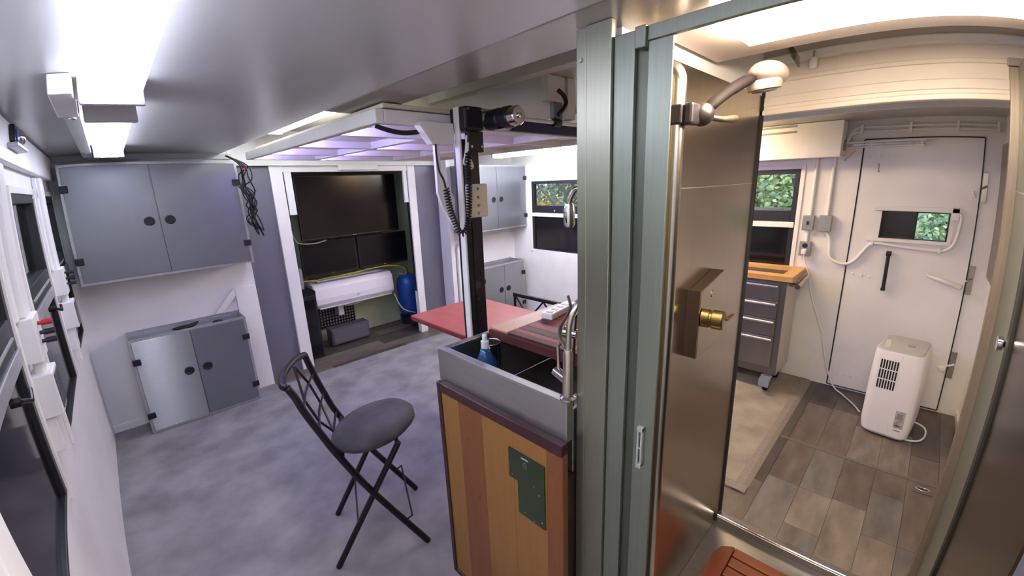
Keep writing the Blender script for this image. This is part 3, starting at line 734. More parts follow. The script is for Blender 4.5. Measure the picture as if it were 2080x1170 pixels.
B().lathe([(.030, 0), (.040, .012), (.042, .03), (.042, .085), (.036, .09), (.036, .105), (.042, .11), (.042, .145), (.038, .15)], (1.218, 1.365, 1.908), (0, -1, 0), 28).build('motor', mat('motor_black', '1a1b24', .35), lf, smooth=True)
B().lathe([(.037, 0), (.037, .032), (.033, .036), (.010, .036), (.010, .042), (.004, .043)], (1.218, 1.2145, 1.908), (0, -1, 0), 28).build('chrome_cap', CHROME, lf, smooth=True)
B().box(1.20, 1.236, 1.24, 1.30, 1.8635, 1.867).build('motor_label', TRIM, lf)
tag(B().cyl((1.471, 1.408, 1.943), (1.69, 1.408, 1.943), .010, 14).cyl((1.75, 1.408, 1.943), (2.35, 1.408, 1.943), .010, 14).cyl((1.68, 1.408, 1.943), (1.76, 1.408, 1.943), .0075, 14).build('drive_shaft', WHITE2, smooth=True), 'thin white shaft running right from the lift motor', 'shaft')
tag(B().lathe([(.020, 0), (.022, .018), (.020, .05)], (1.70, 1.408, 1.943), (1, 0, 0), 18).build('shaft_bearing', BLACK, smooth=True), 'black bearing on the white drive shaft', 'bearing')
l2 = thing('hanger_post', (1.74, 1.46, 1.965), 'grey steel hanger post with black hose above the drive shaft', 'post')
box('post', mat('hanger_grey', '77757a', .4, .4), l2, 1.72, 1.787, 1.418, 1.447, 1.966, 2.046, bev=.003)
box('top_plate', PW, l2, 1.672, 1.813, 1.418, 1.46, 2.0465, HC - .001, bev=.003)
box('side_channel', PW, l2, 1.822, 1.883, 1.408, 1.46, 1.968, HC - .001, bev=.003)
B().tube(smooth_path([(1.72, 1.39, 2.094), (1.751, 1.382, 2.072), (1.76, 1.373, 2.037), (1.734, 1.373, 2.002), (1.707, 1.382, 1.976)]), .011, 10).build('hose', mat('hose_black', '241a1c', .4), l2, smooth=True)
# coiled cords
def coil(path, r, pitch, wire, name, label):
    P = smooth_path(path, 40); pts = []; L = 0; nrm = Vector((1, 0, 0))
    for i in range(len(P)):
        if i: L += (P[i] - P[i - 1]).length
        tg = (P[min(i + 1, len(P) - 1)] - P[max(i - 1, 0)]).normalized()
        nrm = (nrm - tg * nrm.dot(tg)).normalized(); bi = tg.cross(nrm)
        pts.append((P[i].copy(), nrm.copy(), bi, L))
    out = []; n = int(L / pitch * 10)
    j = 0
    for k in range(n):
        s_ = L * k / n
        while j < len(pts) - 2 and pts[j + 1][3] < s_: j += 1
        p, a, b_, l0 = pts[j]; p2 = pts[j + 1][0]; f = (s_ - l0) / max(1e-6, pts[j + 1][3] - l0)
        q = p.lerp(p2, min(max(f, 0), 1)); an = 2 * math.pi * s_ / pitch
        out.append(q + r * (math.cos(an) * a + math.sin(an) * b_))
    return tag(B().tube(out, wire, 5).build(name, BLACKR, smooth='all'), label, 'cable')
coil([(.993, 1.376, 1.641), (1.003, 1.374, 1.571), (1.025, 1.368, 1.492), (1.048, 1.362, 1.455), (1.072, 1.355, 1.483), (1.083, 1.348, 1.571), (1.085, 1.344, 1.654), (1.083, 1.340, 1.738), (1.084, 1.336, 1.782)], .011, .0115, .0032, 'coiled_cord', 'black coiled cord looping beside the lift column')
tag(B().tube(smooth_path([(.981, 1.408, 1.812), (.975, 1.40, 1.773), (.979, 1.395, 1.712), (.990, 1.385, 1.676), (.992, 1.376, 1.641)]), .004, 8).build('control_cable', BLACKR, smooth=True), 'black cable hanging from the white gusset', 'cable')
tag(B().tube(smooth_path([(1.084, 1.342, 1.843), (1.078, 1.345, 1.782), (1.069, 1.35, 1.742), (1.078, 1.35, 1.733), (1.089, 1.35, 1.764), (1.092, 1.345, 1.817)]), .0035, 6).build('wire_loop', WHITE2, smooth=True), 'loop of thin white wire beside the gearbox', 'wire')
tag(B().prism([(1.111, 1.725), (1.135, 1.713), (1.147, 1.725), (1.137, 1.751), (1.124, 1.762), (1.114, 1.751)], 1, 1.379, 1.3818).build('key_tag', CREAM, bevel=.002), 'small cream tag on the lift column', 'tag')

# hanging bundle of black string lights
hb = thing('cable_bundle', (.76, 3.60, 1.3), 'tangled bundle of black cord hanging beside the left wall cabinet', 'cable')
rnd = random.Random(3)
for k in range(6):
    pts = [(.70 + rnd.uniform(-.012, .012), 3.60, 1.93)]
    z = 1.86
    while z > 1.42:
        pts.append((.785 + rnd.uniform(-.04, .045), 3.58 + rnd.uniform(-.04, .02), z)); z -= rnd.uniform(.05, .1)
    pts.append((.82 + rnd.uniform(-.03, .03), 3.58, 1.36 + rnd.uniform(-.03, .03)))
    pts += [(p[0] + rnd.uniform(-.03, .03), p[1] + rnd.uniform(-.02, .02), p[2] + .02) for p in pts[::-1][1:5]]
    B().tube(smooth_path(pts, 4), .0045, 6).build('cord', BLACKR, hb, smooth='all')
B().tube([(.70, 3.60, 1.93), (.70, 3.60, HL - .0005)], .004, 6).build('hook', NICKEL, hb)
box('red_clip', mat('knob_red', 'b0202a', .35), hb, .775, .79, 3.55, 3.565, 1.83, 1.845)

# ------------------------------------------------------------------ red table, second chair
t = thing('red_table', (1.8, 2.05, 0), 'red laminate table behind the sink counter', 'table')
box('tabletop', TABLE, t, 1.478, 2.125, 1.68, 2.60, .728, .74, bev=.003)
box('edge_band', TABLE_E, t, 1.480, 2.123, 1.682, 2.598, .703, .728)
box('pedestal', BLACKM, t, 1.83, 1.90, 2.0, 2.07, .03, .703)
box('foot_plate', BLACKM, t, 1.65, 2.0, 1.80, 2.25, .0081, .03, bev=.004)

def lattice(bld, P00, P01, P10, P11):
    """two crossbars and x rods in the back between near (0) and far (1) posts, P?0 low, P?1 high"""
    def pt(u, v):
        return (Vector(P00) * (1 - u) + Vector(P10) * u) * (1 - v) + (Vector(P01) * (1 - u) + Vector(P11) * u) * v
    return pt
BF = mat('stool_tube', '17161b', .4, .3)
t = thing('folding_chair', (2.42, 2.05, 0), 'black metal chair with zigzag back behind the red table', 'chair', 'black metal seats')
cx = 2.26
for y in (1.84, 2.30):
    B().tube([(cx, y, .79), (cx, y, .45), (cx + .03, y, .0125)], .011, 10).build('leg', BF, t, smooth=True)
    B().tube([(cx + .36, y, .42), (cx + .38, y, .0125)], .011, 10).build('leg', BF, t, smooth=True)
B().box(cx - .02, cx + .40, 1.83, 2.31, .41, .45, bev=.012).build('seat', mat('seat_black', '1d1c20', .7), t)
B().box(cx - .012, cx + .012, 1.829, 2.311, .768, .796, bev=.004).box(cx - .01, cx + .01, 1.85, 2.29, .60, .615).build('back_rail', BF, t)
for k, (ya, za, yb, zb) in enumerate(((2.29, .77, 2.15, .61), (2.15, .61, 2.0, .77), (2.0, .77, 1.85, .61))):
    B().tube([(cx, ya, za), (cx, yb, zb)], .007, 8).build('zigzag_rod', BF, t)

# ------------------------------------------------------------------ folding stool
st = thing('folding_stool', (.68, 1.71, .008), 'black folding stool with round plush grey seat on the carpet', 'stool', 'black metal seats')
N = [(.372, 1.662, .915), (.392, 1.653, .865), (.41, 1.644, .803), (.452, 1.624, .69), (.503, 1.600, .562), (.601, 1.553, .355), (.793, 1.462, .012)]
F = [(.548, 2.005, .900), (.562, 1.996, .83), (.598, 1.978, .69), (.640, 1.957, .562), (.742, 1.908, .355), (.944, 1.812, .012)]
B().tube(smooth_path(N, 5), .0145, 10).build('back_leg', BF, st, smooth='all')
B().tube(smooth_path(F, 5), .0145, 10).build('back_leg', BF, st, smooth='all')
B().tube([(.722, 1.496, .575), (.432, 1.634, .012)], .0135, 10).build('leg', BF, st, smooth=True)
B().tube([(.86, 1.838, .575), (.556, 1.950, .012)], .0135, 10).build('leg', BF, st, smooth=True)
B().tube(smooth_path([N[0], (.363, 1.685, .918), (.378, 1.745, .924), (.42, 1.83, .926), (.488, 1.93, .920), F[0]], 5), [.0150] * 26, 10).build('top_rail', BF, st, smooth='all')
def on(path, z):
    for a, b_ in zip(path, path[1:]):
        if a[2] >= z >= b_[2]:
            return Vector(a).lerp(Vector(b_), (a[2] - z) / (a[2] - b_[2]))
def bp_(u, z):
    return on(N, z) * (1 - u) + on(F, z) * u + Vector((-.012, .006, 0)) * 4 * u * (1 - u)
for z in (.80, .69):
    B().tube([bp_(k / 6, z) for k in range(7)], .006, 8).build('crossbar', BF, st, smooth='all')
for u0, z0, u1, z1 in ((.5, .93, .28, .80), (.5, .93, .72, .80), (.28, .80, .28, .69), (.72, .80, .72, .69), (.28, .69, .5, .58), (.72, .69, .5, .58)):
    a = bp_(u0, min(z0, .895)) if z0 < .93 else bp_(.5, .895) + Vector((-.0, .0, .028))
    B().tube([a, bp_(u1, z1)], .0055, 8).build('lattice_rod', BF, st)
B().tube([bp_(0, .58), bp_(.5, .58), bp_(1, .58)], .006, 8).build('crossbar', BF, st)
def legpt(a, b_, z):
    a, b_ = Vector(a), Vector(b_)
    return a.lerp(b_, (a.z - z) / (a.z - b_.z))
na, fa = on(N, .16), on(F, .16)
off = Vector((.03, -.015, .02))
B().tube([na, na + off, fa + off, fa], .0045, 8).build('foot_wire', BF, st, smooth=True)
B().tube([legpt((.722, 1.496, .575), (.432, 1.634, .012), .20), legpt((.86, 1.838, .575), (.556, 1.950, .012), .20)], .0045, 8).build('foot_wire', BF, st)
B().tube([legpt((.722, 1.496, .575), (.432, 1.634, .012), .565), legpt((.86, 1.838, .575), (.556, 1.950, .012), .565)], .009, 8).build('seat_bar', BF, st)
B().tube([on(N, .545), on(F, .545)], .009, 8).build('seat_bar', BF, st)
sb = B().lathe([(.02, -.040), (.11, -.042), (.165, -.036), (.190, -.014), (.190, .010), (.168, .036), (.11, .050), (.05, .054), (.01, .054)], (.692, 1.652, .610), axis=(-.10, .04, 1), seg=40, sx=1.0, sy=.84)
so = sb.build('seat_cushion', mat('plush_grey', '48474a', .95, col2='59585b', scale=6, bump=.5, detail=8, spec=.15), st, smooth='all')

# ------------------------------------------------------------------ sink counter
sk = thing('sink_cabinet', (1.05, .90, .01), 'bar-height sink cabinet with pine panelled front', 'cabinet')
box('toe_kick', BLACKM, sk, .80, 1.40, .62, 1.17, .0085, .11)
box('carcass', mat('carcass_brown', '3a2a24', .5), sk, .768, 1.41, .605, 1.183, .11, .85)
fr = B()
fr.box(.738, .767, 1.152, 1.172, .11, .972).box(.738, .767, .597, 1.152, .938, .972).box(.738, .767, .597, 1.152, .11, .13)
fr.build('door_frame', REDWOOD, sk, bevel=.003)
for (a, b_, m_) in ((1.055, 1.152, PINE_L), (.932, 1.055, PINE_D), (.79, .932, PINE_L), (.655, .79, PINE_L), (.597, .655, PINE_D)):
    box('pine_board', m_, sk, .744, .766, a + .0004, b_ - .0004, .13, .938)
for (y, z) in ((1.02, .90), (1.015, .80), (.64, .87), (.636, .735), (.97, .58), (.64, .42)):
    B().lathe([(.010, 0), (.008, .0012)], (.7441, y, z), (-1, 0, 0), 14, sx=1.0, sy=.8).build('knot', mat('knot_brown', '6a3a1c', .4, col2='7f4a22', scale=30), sk)
kp = tag(B().prism([(.805, .875), (.661, .875), (.661, .657), (.769, .657), (.769, .772), (.805, .772)], 0, .7385, .7437).build('keypad', mat('panel_green', '26331f', .3, col2='2b3824', scale=15)), 'dark green stepped control panel on the pine front', 'control panel')
cp = kp
box('display', mat('display_green', '3d4a3c', .15), cp, .737, .7387, .725, .745, .832, .855)
box('label_strip', mat('strip_grey', '9aa29a', .4), cp, .737, .7387, .722, .75, .862, .866)
for (y, z) in ((.79, .785), (.70, .79), (.68, .77), (.74, .672), (.70, .665), (.67, .68)):
    B().lathe([(.003, 0), (.003, .002)], (.7385, y, z), (-1, 0, 0), 8).build('screw', NICKEL, cp)

s_ = thing('steel_sink', (1.08, .90, .85), 'stainless steel farmhouse sink with tall front apron', 'sink')
b = B()
b.box(.766, .792, .600, 1.186, .968, 1.088)                  # apron
b.box(.792, 1.42, 1.160, 1.186, .86, 1.088).box(.792, 1.42, .600, .612, .86, 1.06).box(1.40, 1.42, .612, 1.160, .86, 1.06)
b.box(.792, .80, .612, 1.160, .86, 1.088).box(.80, 1.40, .612, 1.160, .852, .86)
b.build('basin', STEELH, s_, bevel=.003)
box('rim', mat('rim_steel', 'b8b8b6', .4, .9), s_, .767, .791, .602, 1.185, 1.0882, 1.0905, bev=.001)
B().lathe([(.045, 0), (.045, .003), (.02, .001)], (1.0, .85, .86), seg=24).build('drain', CHROME, s_)
bd = thing('drain_board', (1.2, .88, 1.09), 'striped redwood drainboard lying across the sink', 'board')
xs = [(1.0, 1.028, BD1), (1.028, 1.06, BD2), (1.06, 1.105, BD1), (1.105, 1.16, BD2), (1.16, 1.20, BD1), (1.20, 1.30, BD3), (1.30, 1.41, BD3)]
for a, e, m_ in xs:
    box('strip', m_, bd, a + .0006, e - .0006, .605, 1.065, 1.091, 1.112, bev=.0015)
box('end_strip', BD4, bd, 1.0, 1.41, 1.066, 1.158, 1.091, 1.112, bev=.002)
box('front_lip', BD1, bd, .990, .9995, .605, 1.158, 1.072, 1.106, bev=.002)
ps_ = thing('power_strip', (1.28, 1.07, 1.11), 'white power strip on the end of the drainboard', 'power strip')
def rbox(bld, cx, cy, l, w, z0, z1, ang, bev):
    bm = bmesh.new(); bmesh.ops.create_cube(bm, size=1)
    bmesh.ops.scale(bm, vec=(l, w, z1 - z0), verts=bm.verts)
    bmesh.ops.bevel(bm, geom=bm.edges[:] + bm.verts[:], offset=bev, segments=2, affect='EDGES', profile=.5)
    bld._merge(bm, Matrix.Translation((cx, cy, (z0 + z1) / 2)) @ Matrix.Rotation(ang, 4, 'Z'))
    return bld
rbox(B(), 1.30, 1.06, .20, .055, 1.1125, 1.138, .13, .005).build('body', WHITE2, ps_)
for k in range(4):
    rbox(B(), 1.225 + k * .04, 1.05 + k * .0053, .02, .03, 1.1375, 1.1395, .13, .0005).build('socket', mat('socket_grey', '9c9a98', .4), ps_)
B().tube([(1.40, 1.075, 1.125), (1.44, 1.08, 1.13), (1.50, 1.04, 1.12)], .005, 8).build('cord', WHITE2, ps_, smooth=True)
# bottle and strainer
bo = thing('soap_bottle', (.885, 1.06, .861), 'blue dish soap bottle with clear cap in the sink', 'bottle')
B().lathe([(.034, 0), (.038, .01), (.039, .12), (.034, .17), (.018, .212), (.014, .226)], (.885, 1.06, .862), seg=24, sx=1.25, sy=1.0).build('bottle', mat('soap_blue', '1f4f86', .12, col2='1a4476', scale=4, coat=.5), bo, smooth='all')
B().lathe([(.0145, 0), (.0145, .026), (.009, .03), (.009, .048), (.006, .052)], (.885, 1.06, 1.087), seg=18).build('cap', mat('cap_clear', 'cfd6da', .2), bo, smooth=True)
B().box(.833, .8365, 1.045, 1.075, .95, 1.02, bev=.001).build('label', mat('label_white', 'c9d8e4', .4, col2='2f6aa8', scale=30), bo)
sc_ = thing('sink_caddy', (.965, 1.10, .95), 'black wire cup hanging at the back corner of the sink', 'cup')
B().lathe([(.030, 0), (.034, .004), (.036, .10)], (.955, 1.11, .975), seg=20).build('cup', BLACKM, sc_, smooth=True)
B().tube(arc((.955, 1.11, 1.075), .036, 0, 2 * math.pi, 24, (1, 0, 0), (0, 1, 0))[:-1], .003, 6, closed=True).build('rim', CHROME, sc_, smooth='all')
for k in range(8):
    a = 2 * math.pi * k / 8
    B().cyl((.955 + .037 * math.cos(a), 1.11 + .037 * math.sin(a), .98), (.955 + .037 * math.cos(a), 1.11 + .037 * math.sin(a), 1.07), .002, 6).build('wire', NICKEL, sc_)
tag(B().box(.98, .994, .66, .74, .90, .98, bev=.004).build('sponge', mat('sponge_violet', '8f86c8', .8)), 'violet sponge against the back of the sink', 'sponge')
# faucet
f = thing('kitchen_faucet', (.80, .625, 1.088), 'brushed nickel gooseneck faucet beside the pillar', 'faucet')
B().lathe([(.022, 0), (.022, .005), (.014, .010), (.014, .13), (.010, .14)], (.785, .612, 1.0915), seg=24).build('body', NICKEL, f, smooth=True)
B().tube(smooth_path([(.785, .612, 1.22), (.79, .612, 1.30), (.81, .604, 1.345), (.865, .598, 1.40), (.885, .60, 1.50), (.885, .605, 1.58), (.885, .63, 1.625), (.885, .66, 1.63), (.885, .68, 1.605), (.885, .684, 1.585)]), .0075, 12).build('neck', NICKEL, f, smooth='all')
B().lathe([(.010, 0), (.015, .008), (.016, .045), (.012, .062)], (.885, .684, 1.53), seg=18).build('spray_head', CHROME, f, smooth=True)
hd = B().cyl((.785, .612, 1.145), (.80, .665, 1.15), .014, 16).build('valve', NICKEL, f, smooth=True)
B().tube([(.80, .655, 1.155), (.80, .658, 1.225), (.81, .658, 1.23)], .0045, 10).build('lever', NICKEL, hd, smooth=True)
q = thing('filter_tap', (.95, .70, 1.11), 'curved dull grey tap lever rising beside the faucet', 'tap')
B().tube(smooth_path([(.95, .735, 1.16), (.95, .750, 1.152), (.95, .770, 1.175), (.95, .772, 1.21), (.95, .748, 1.25), (.95, .732, 1.285), (.95, .742, 1.318)]), [.012 * (1 - .5 * k / 36) for k in range(37)], 10, flat=.5).build('lever', mat('dull_grey_metal', '7f7d72', .4, .7), q, smooth='all')
B().lathe([(.018, 0), (.018, .012), (.012, .014), (.012, .03), (.016, .032), (.016, .045)], (.95, .752, 1.20), (.1, -1, 0), 16).build('valve', CHROME, q, smooth=True)
B().tube([(.95, .725, 1.09), (.95, .722, 1.16), (.95, .715, 1.26), (.95, .69, 1.29)], .008, 10).build('stem', NICKEL, q, smooth='all')

# ------------------------------------------------------------------ shower cabin
sh = thing('shower_post', (.82, .48, 0), 'tall layered stainless post between sink and shower', 'post')
box('flange', STEEL, sh, .800, .812, .569, .595, .0085, 1.966, bev=.0015)
box('face_plate', STEEL, sh, .797, .812, .505, .568, .0085, 1.968, bev=.002)
box('side_plate', GREENST, sh, .806, .818, .457, .5045, .0085, 1.934, bev=.002)
box('door_channel', mat('channel_dark', '5d6358', .4, .7), sh, .818, .830, .425, .457, .0085, 1.934)
box('jamb_plate', GREENST, sh, .800, .805, .376, .426, .0085, 1.906, bev=.002)
box('core', GREENST, sh, .8305, .86, .457, .592, .0085, 1.924)
box('jamb_return', GREENST, sh, .806, .83, .405, .4245, .0085, 1.906)
B().lathe([(.005, 0), (.004, .003)], (.80, .582, 1.905), (-1, 0, 0), 10).build('screw', NICKEL, sh)
hdr = thing('shower_header', (.81, .05, 1.89), 'grey steel header bar over the near shower opening', 'header')
box('bar', GREENST, hdr, .798, .812, -.45, .4265, 1.9065, 1.932, bev=.001)
box('end_block', GREENST, hdr, .790, .812, .427, .450, 1.895, 1.9335, bev=.002)
ct = thing('door_catch', (.80, .405, .98), 'small clear plastic catch on the shower jamb', 'catch')
b = B().box(.790, .80, .398, .4025, .985, 1.088).box(.790, .80, .407, .4115, .985, 1.088).box(.788, .80, .398, .4115, 1.078, 1.09).box(.788, .80, .398, .4115, .98, .992).box(.789, .80, .398, .4115, 1.032, 1.036)
b.build('frame', mat('catch_clear', 'a9b0a8', .15, .3), ct, bevel=.001)

sp = thing('shower_partition', (1.36, .53, 0), 'mirror-like stainless shower wall with a horizontal seam', 'panel')
box('lower_sheet', PANELST, sp, .862, 1.884, .520, .534, .012, 1.618)
box('upper_sheet', PANELST, sp, .862, 1.884, .520, .534, 1.622, 1.945)
box('seam', mat('seam_bright', 'd9cfc0', .2, .9), sp, .862, 1.884, .519, .533, 1.6185, 1.6215)
box('edge_seal', BLACKR, sp, 1.885, 1.902, .512, .54, .012, 1.99, bev=.002)
box('crown', WHITE2, sp, .862, 1.884, .521, .534, 1.946, HC - .001)
sr = thing('shower_partition', (1.36, -.29, 0), 'greenish steel wall at the right side of the shower', 'panel')
box('sheet', GREENST, sr, .82, 1.864, -.258, -.2445, .012, 1.975)
box('seam', mat('seam_bright', 'd9cfc0', .2, .9), sr, 1.40, 1.864, -.2455, -.2435, 1.60, 1.604)
fp = thing('shower_post', (1.88, -.25, 0), 'brown-grey corner post at the right of the far shower opening', 'post')
box('post', mat('post_taupe', '857a70', .35, .5, col2='7b7067', scale=20, stretch=(5, 5, .2)), fp, 1.866, 1.90, -.30, -.216, .0005, 1.975, bev=.002)
box('cap_block', TAN, fp, 1.855, 1.8835, -.30, -.21, 1.976, 2.0, bev=.002)
fh = thing('shower_header', (1.9, .15, 1.87), 'ridged cream header over the far shower opening', 'header')
HM = mat('header_cream', 'e2d8cb', .35, col2='dad0c3', scale=4)
box('lower_ridge', HM, fh, 1.885, 1.93, -.70, .53, 1.873, 1.892, bev=.003)
box('fascia', HM, fh, 1.893, 1.93, -.70, .53, 1.892, 1.905)
box('middle_ridge', HM, fh, 1.889, 1.93, -.70, .53, 1.905, 1.938, bev=.003)
box('fascia', HM, fh, 1.896, 1.93, -.70, .53, 1.938, 1.985)
box('upper_ridge', HM, fh, 1.884, 1.93, -.70, .53, 1.985, 2.0, bev=.003)
box('fascia', HM, fh, 1.898, 1.93, -.70, .53, 2.0, 2.045)
box('rail', WHITE2, fh, 1.870, 1.93, -.70, .53, 2.045, 2.075, bev=.006)
box('upper_panel', HM, fh, 1.90, 1.93, -.70, .53, 2.075, HC - .001)
hk = thing('curtain_hook', (1.86, .37, 2.03), 'white plastic hook on the shower curtain rail', 'hook')
B().lathe([(.012, 0), (.014, .01), (.014, .03), (.010, .036)], (1.862, .36, 2.010), seg=14).build('body', WHITE2, hk, smooth=True)
B().tube([(1.862, .36, 2.046), (1.862, .36, 2.065), (1.872, .36, 2.068)], .003, 6).build('pin', NICKEL, hk)
tag(B().prism([(1.50, 2.10), (1.52, 2.07), (1.86, 2.02), (1.86, 2.05)], 1, .40, .404).build('clear_visor', thin_glass('clear_plastic', 'e8e6e2'), bevel=.0), 'clear plastic visor beside the shower lamp', 'visor')
la = thing('shower_lamp', (1.1, .1, 1.97), 'large glaring lamp box in the shower ceiling', 'ceiling lamp')
LB = mat('lamp_box', 'cbbfb8', .4)
box('housing', LB, la, .87, 1.37, -.236, .508, 1.976, HC - .001, bev=.003)
box('diffuser', LAMP, la, .92, 1.17, -.20, .36, 1.95, 1.9755)
box('glare_panel', WHITE2, la, 1.372, 1.883, -.236, .518, 2.10, 2.115)  # white ceiling panel added so the area past the lamp looks glaring
t = thing('shower_tray', (1.36, .12, 0), 'steel shower tray with a polished raised sill', 'tray')
box('pan', STEELH, t, .83, 1.832, -.239, .519, .0005, .012)
box('sill', mat('sill_dark', '6d645c', .3, .8), t, 1.833, 1.862, -.215, .511, .0005, .05, bev=.002)
box('sill_cap', mat('polished_sill', 'd8cfc2', .12, 1.0), t, 1.836, 1.868, -.215, .511, .0505, .056, bev=.002)
B().tube([(1.834, -.213, .052), (1.834, .509, .052)], .009, 12).build('sill_edge', CHROME, t, smooth=True)
tk = thing('teak_mat', (1.4, .12, .012), 'slatted teak shower mat with rounded corners', 'mat')
b = B().prism([(1.02, .385), (1.02, .45), (1.62, .45), (1.67, .435), (1.698, .40), (1.70, .385)], 2, .020, .046).build('side_board', TEAKX, tk, bevel=.004)
b = B().prism([(1.02, -.14), (1.02, -.205), (1.62, -.205), (1.67, -.19), (1.698, -.155), (1.70, -.14)], 2, .020, .046).build('side_board', TEAKX, tk, bevel=.004)
k = 0; x = 1.70
while x > 1.05:
    box('slat', TEAK, tk, x - .052, x, -.137, .382, .022, .046, bev=.004); x -= .060
for y in (-.1, .12, .34):
    box('batten', TEAKX, tk, 1.04, 1.68, y, y + .03, .0125, .0215)
gl = thing('shower_screen', (1.1, -.23, 0), 'polished steel screen, brown reflection put into its colour, with thick black edge at the right border', 'screen')
box('sheet', mat('steel_brown_reflection', '463c33', .22, .85, col2='40372f', scale=6), gl, .70, 1.352, -.232, -.224, .06, 1.93)  # brown reflection of the plank floor put into the base colour
box('edge_seal', BLACKR, gl, 1.352, 1.392, -.2405, -.216, .055, 1.93, bev=.002)
kn = B().lathe([(.018, 0), (.018, .012), (.010, .016), (.010, .03)], (1.415, -.20, 1.255), (0, -1, 0), 20).build('knob', CHROME, gl, smooth=True)
# grab bar, hand shower
gbar = thing('grab_bar', (1.02, .47, .1), 'tall curved stainless grab bar on the shower wall', 'bar')
B().tube([(1.012, .519, 1.905)] + arc((1.012, .500, 1.865), .042, math.pi / 2, math.pi, 8, (0, 1, 0), (0, 0, 1)) + [(1.012, .458, .16), (1.012, .47, .12), (1.012, .519, .105)], .019, 14).build('tube', NICKEL, gbar, smooth='all')
cl = thing('shower_holder', (1.03, .44, 1.79), 'black clamp with lever holding the hand shower', 'holder')
HB = mat('holder_brown', '201a1b', .4)
B().box(.995, 1.045, .415, .437, 1.770, 1.818, bev=.006).box(.988, 1.04, .437, .48, 1.772, 1.816, bev=.004).build('clamp', HB, cl)
B().ball((1.06, .418, 1.795), .027).build('ball_joint', HB, cl, smooth='all')
B().tube([(1.07, .412, 1.79), (1.12, .395, 1.786), (1.17, .385, 1.79)], [.010, .011, .016], 12, flat=.6).build('lever', mat('lever_olive', '5d5646', .35, .3), cl, smooth='all')
hs = thing('hand_shower', (1.2, .38, 1.85), 'grey hand shower tilted up in its holder', 'shower head')
B().tube(smooth_path([(1.06, .415, 1.80), (1.10, .405, 1.826), (1.16, .390, 1.858), (1.21, .378, 1.880), (1.235, .372, 1.888)]), [.013] * 4 + [.018] * 8 + [.020] * 8 + [.016] * 5, 14, flat=.7).build('handle', mat('handle_taupe', '181414', .7, spec=.1), hs, smooth='all')
HG = mat('head_pearl', '7f746c', .4)
B().ball((1.305, .350, 1.906), .055, 1.55, .8, .55, 24, 14).build('head', HG, hs, smooth='all')
B().lathe([(.046, 0), (.050, .008), (.050, .022)], (1.295, .354, 1.868), (-.12, .05, 1), 26, sx=1.2, sy=.8).build('spray_plate', HG, hs, smooth=True)
B().lathe([(.034, 0), (.037, .006)], (1.295, .354, 1.863), (-.12, .05, 1), 24, sx=1.2, sy=.8).build('nozzle_ring', mat('nozzle_grey', '6f6462', .4), hs, smooth=True)
# valve
v = thing('shower_valve', (1.45, .5, .95), 'steel escutcheon with brass knob on the shower wall', 'valve')
b = B().prism([(1.30, 1.07), (1.30, 1.295), (1.50, 1.335), (1.535, 1.315), (1.535, 1.12), (1.49, 1.07)], 1, .478, .5195).build('escutcheon', PANELST, v, bevel=.003)
box('edge', mat('edge_brown', '4a3d36', .35, .7), v, 1.292, 1.2995, .478, .5195, 1.07, 1.30)
B().lathe([(.030, 0), (.030, .022), (.027, .025), (.027, .030), (.031, .033), (.031, .062), (.027, .066)], (1.325, .4775, 1.205), (.12, -1, 0), 28).build('knob', BRASS, v, smooth=True)
B().box(1.345, 1.405, .405, .413, 1.202, 1.212, bev=.002).build('lever', BRASS, v)
B().lathe([(.012, 0), (.012, .002)], (1.40, .4775, 1.27), (0, -1, 0), 18).build('badge', NICKEL, v)

# ------------------------------------------------------------------ rolling tool cart
tc = thing('tool_cart', (3.6, .9, .012), 'grey drawer cart with wooden top on casters under the window', 'tool cart')
CG = mat('cart_front', '86827f', .32, .7, col2='7e7a78', scale=8, stretch=(1, 1, .3))
CS = mat('cart_side', 'c6c0b4', .35, .3)
Xc0, Xc1, Yc0, Yc1 = 3.44, 3.82, .66, 1.24
box('body', CS, tc, Xc0 + .012, Xc1, Yc0, Yc1, .14, .893)
box('front_frame', mat('cart_frame', '716d6b', .35, .6), tc, Xc0, Xc0 + .012, Yc0, Yc1, .14, .893)
for (za, zb) in ((.735, .87), (.595, .728), (.455, .588), (.20, .448)):
    d = box('drawer', CG, tc, Xc0 - .012, Xc0 - .0005, Yc0 + .04, Yc1 - .04, za, zb, bev=.003)
    B().tube([(Xc0 - .024, Yc0 + .05, zb - .022), (Xc0 - .024, Yc1 - .05, zb - .022)], .011, 12).build('handle', mat('handle_alu', 'bcbac2', .3, .8), d, smooth=True)
fb = B().box(3.40, 3.49, .62, 1.28, .894, .935).box(3.78, 3.846, .62, 1.28, .894, .935).box(3.49, 3.78, .62, .70, .894, .935).box(3.49, 3.78, 1.20, 1.28, .894, .935)
fb.build('wood_rim', BEECH, tc, bevel=.003)
box('top_tray', mat('tray_dark', '4c4a46', .5), tc, 3.49, 3.78, .70, 1.20, .894, .905)
ph = B().tube([(3.52, .659, .855), (3.50, .60, .857)], .015, 10).tube([(3.46, .598, .855), (3.78, .598, .872)], .018, 12)
ph.build('push_handle', NICKEL, tc, smooth=True)
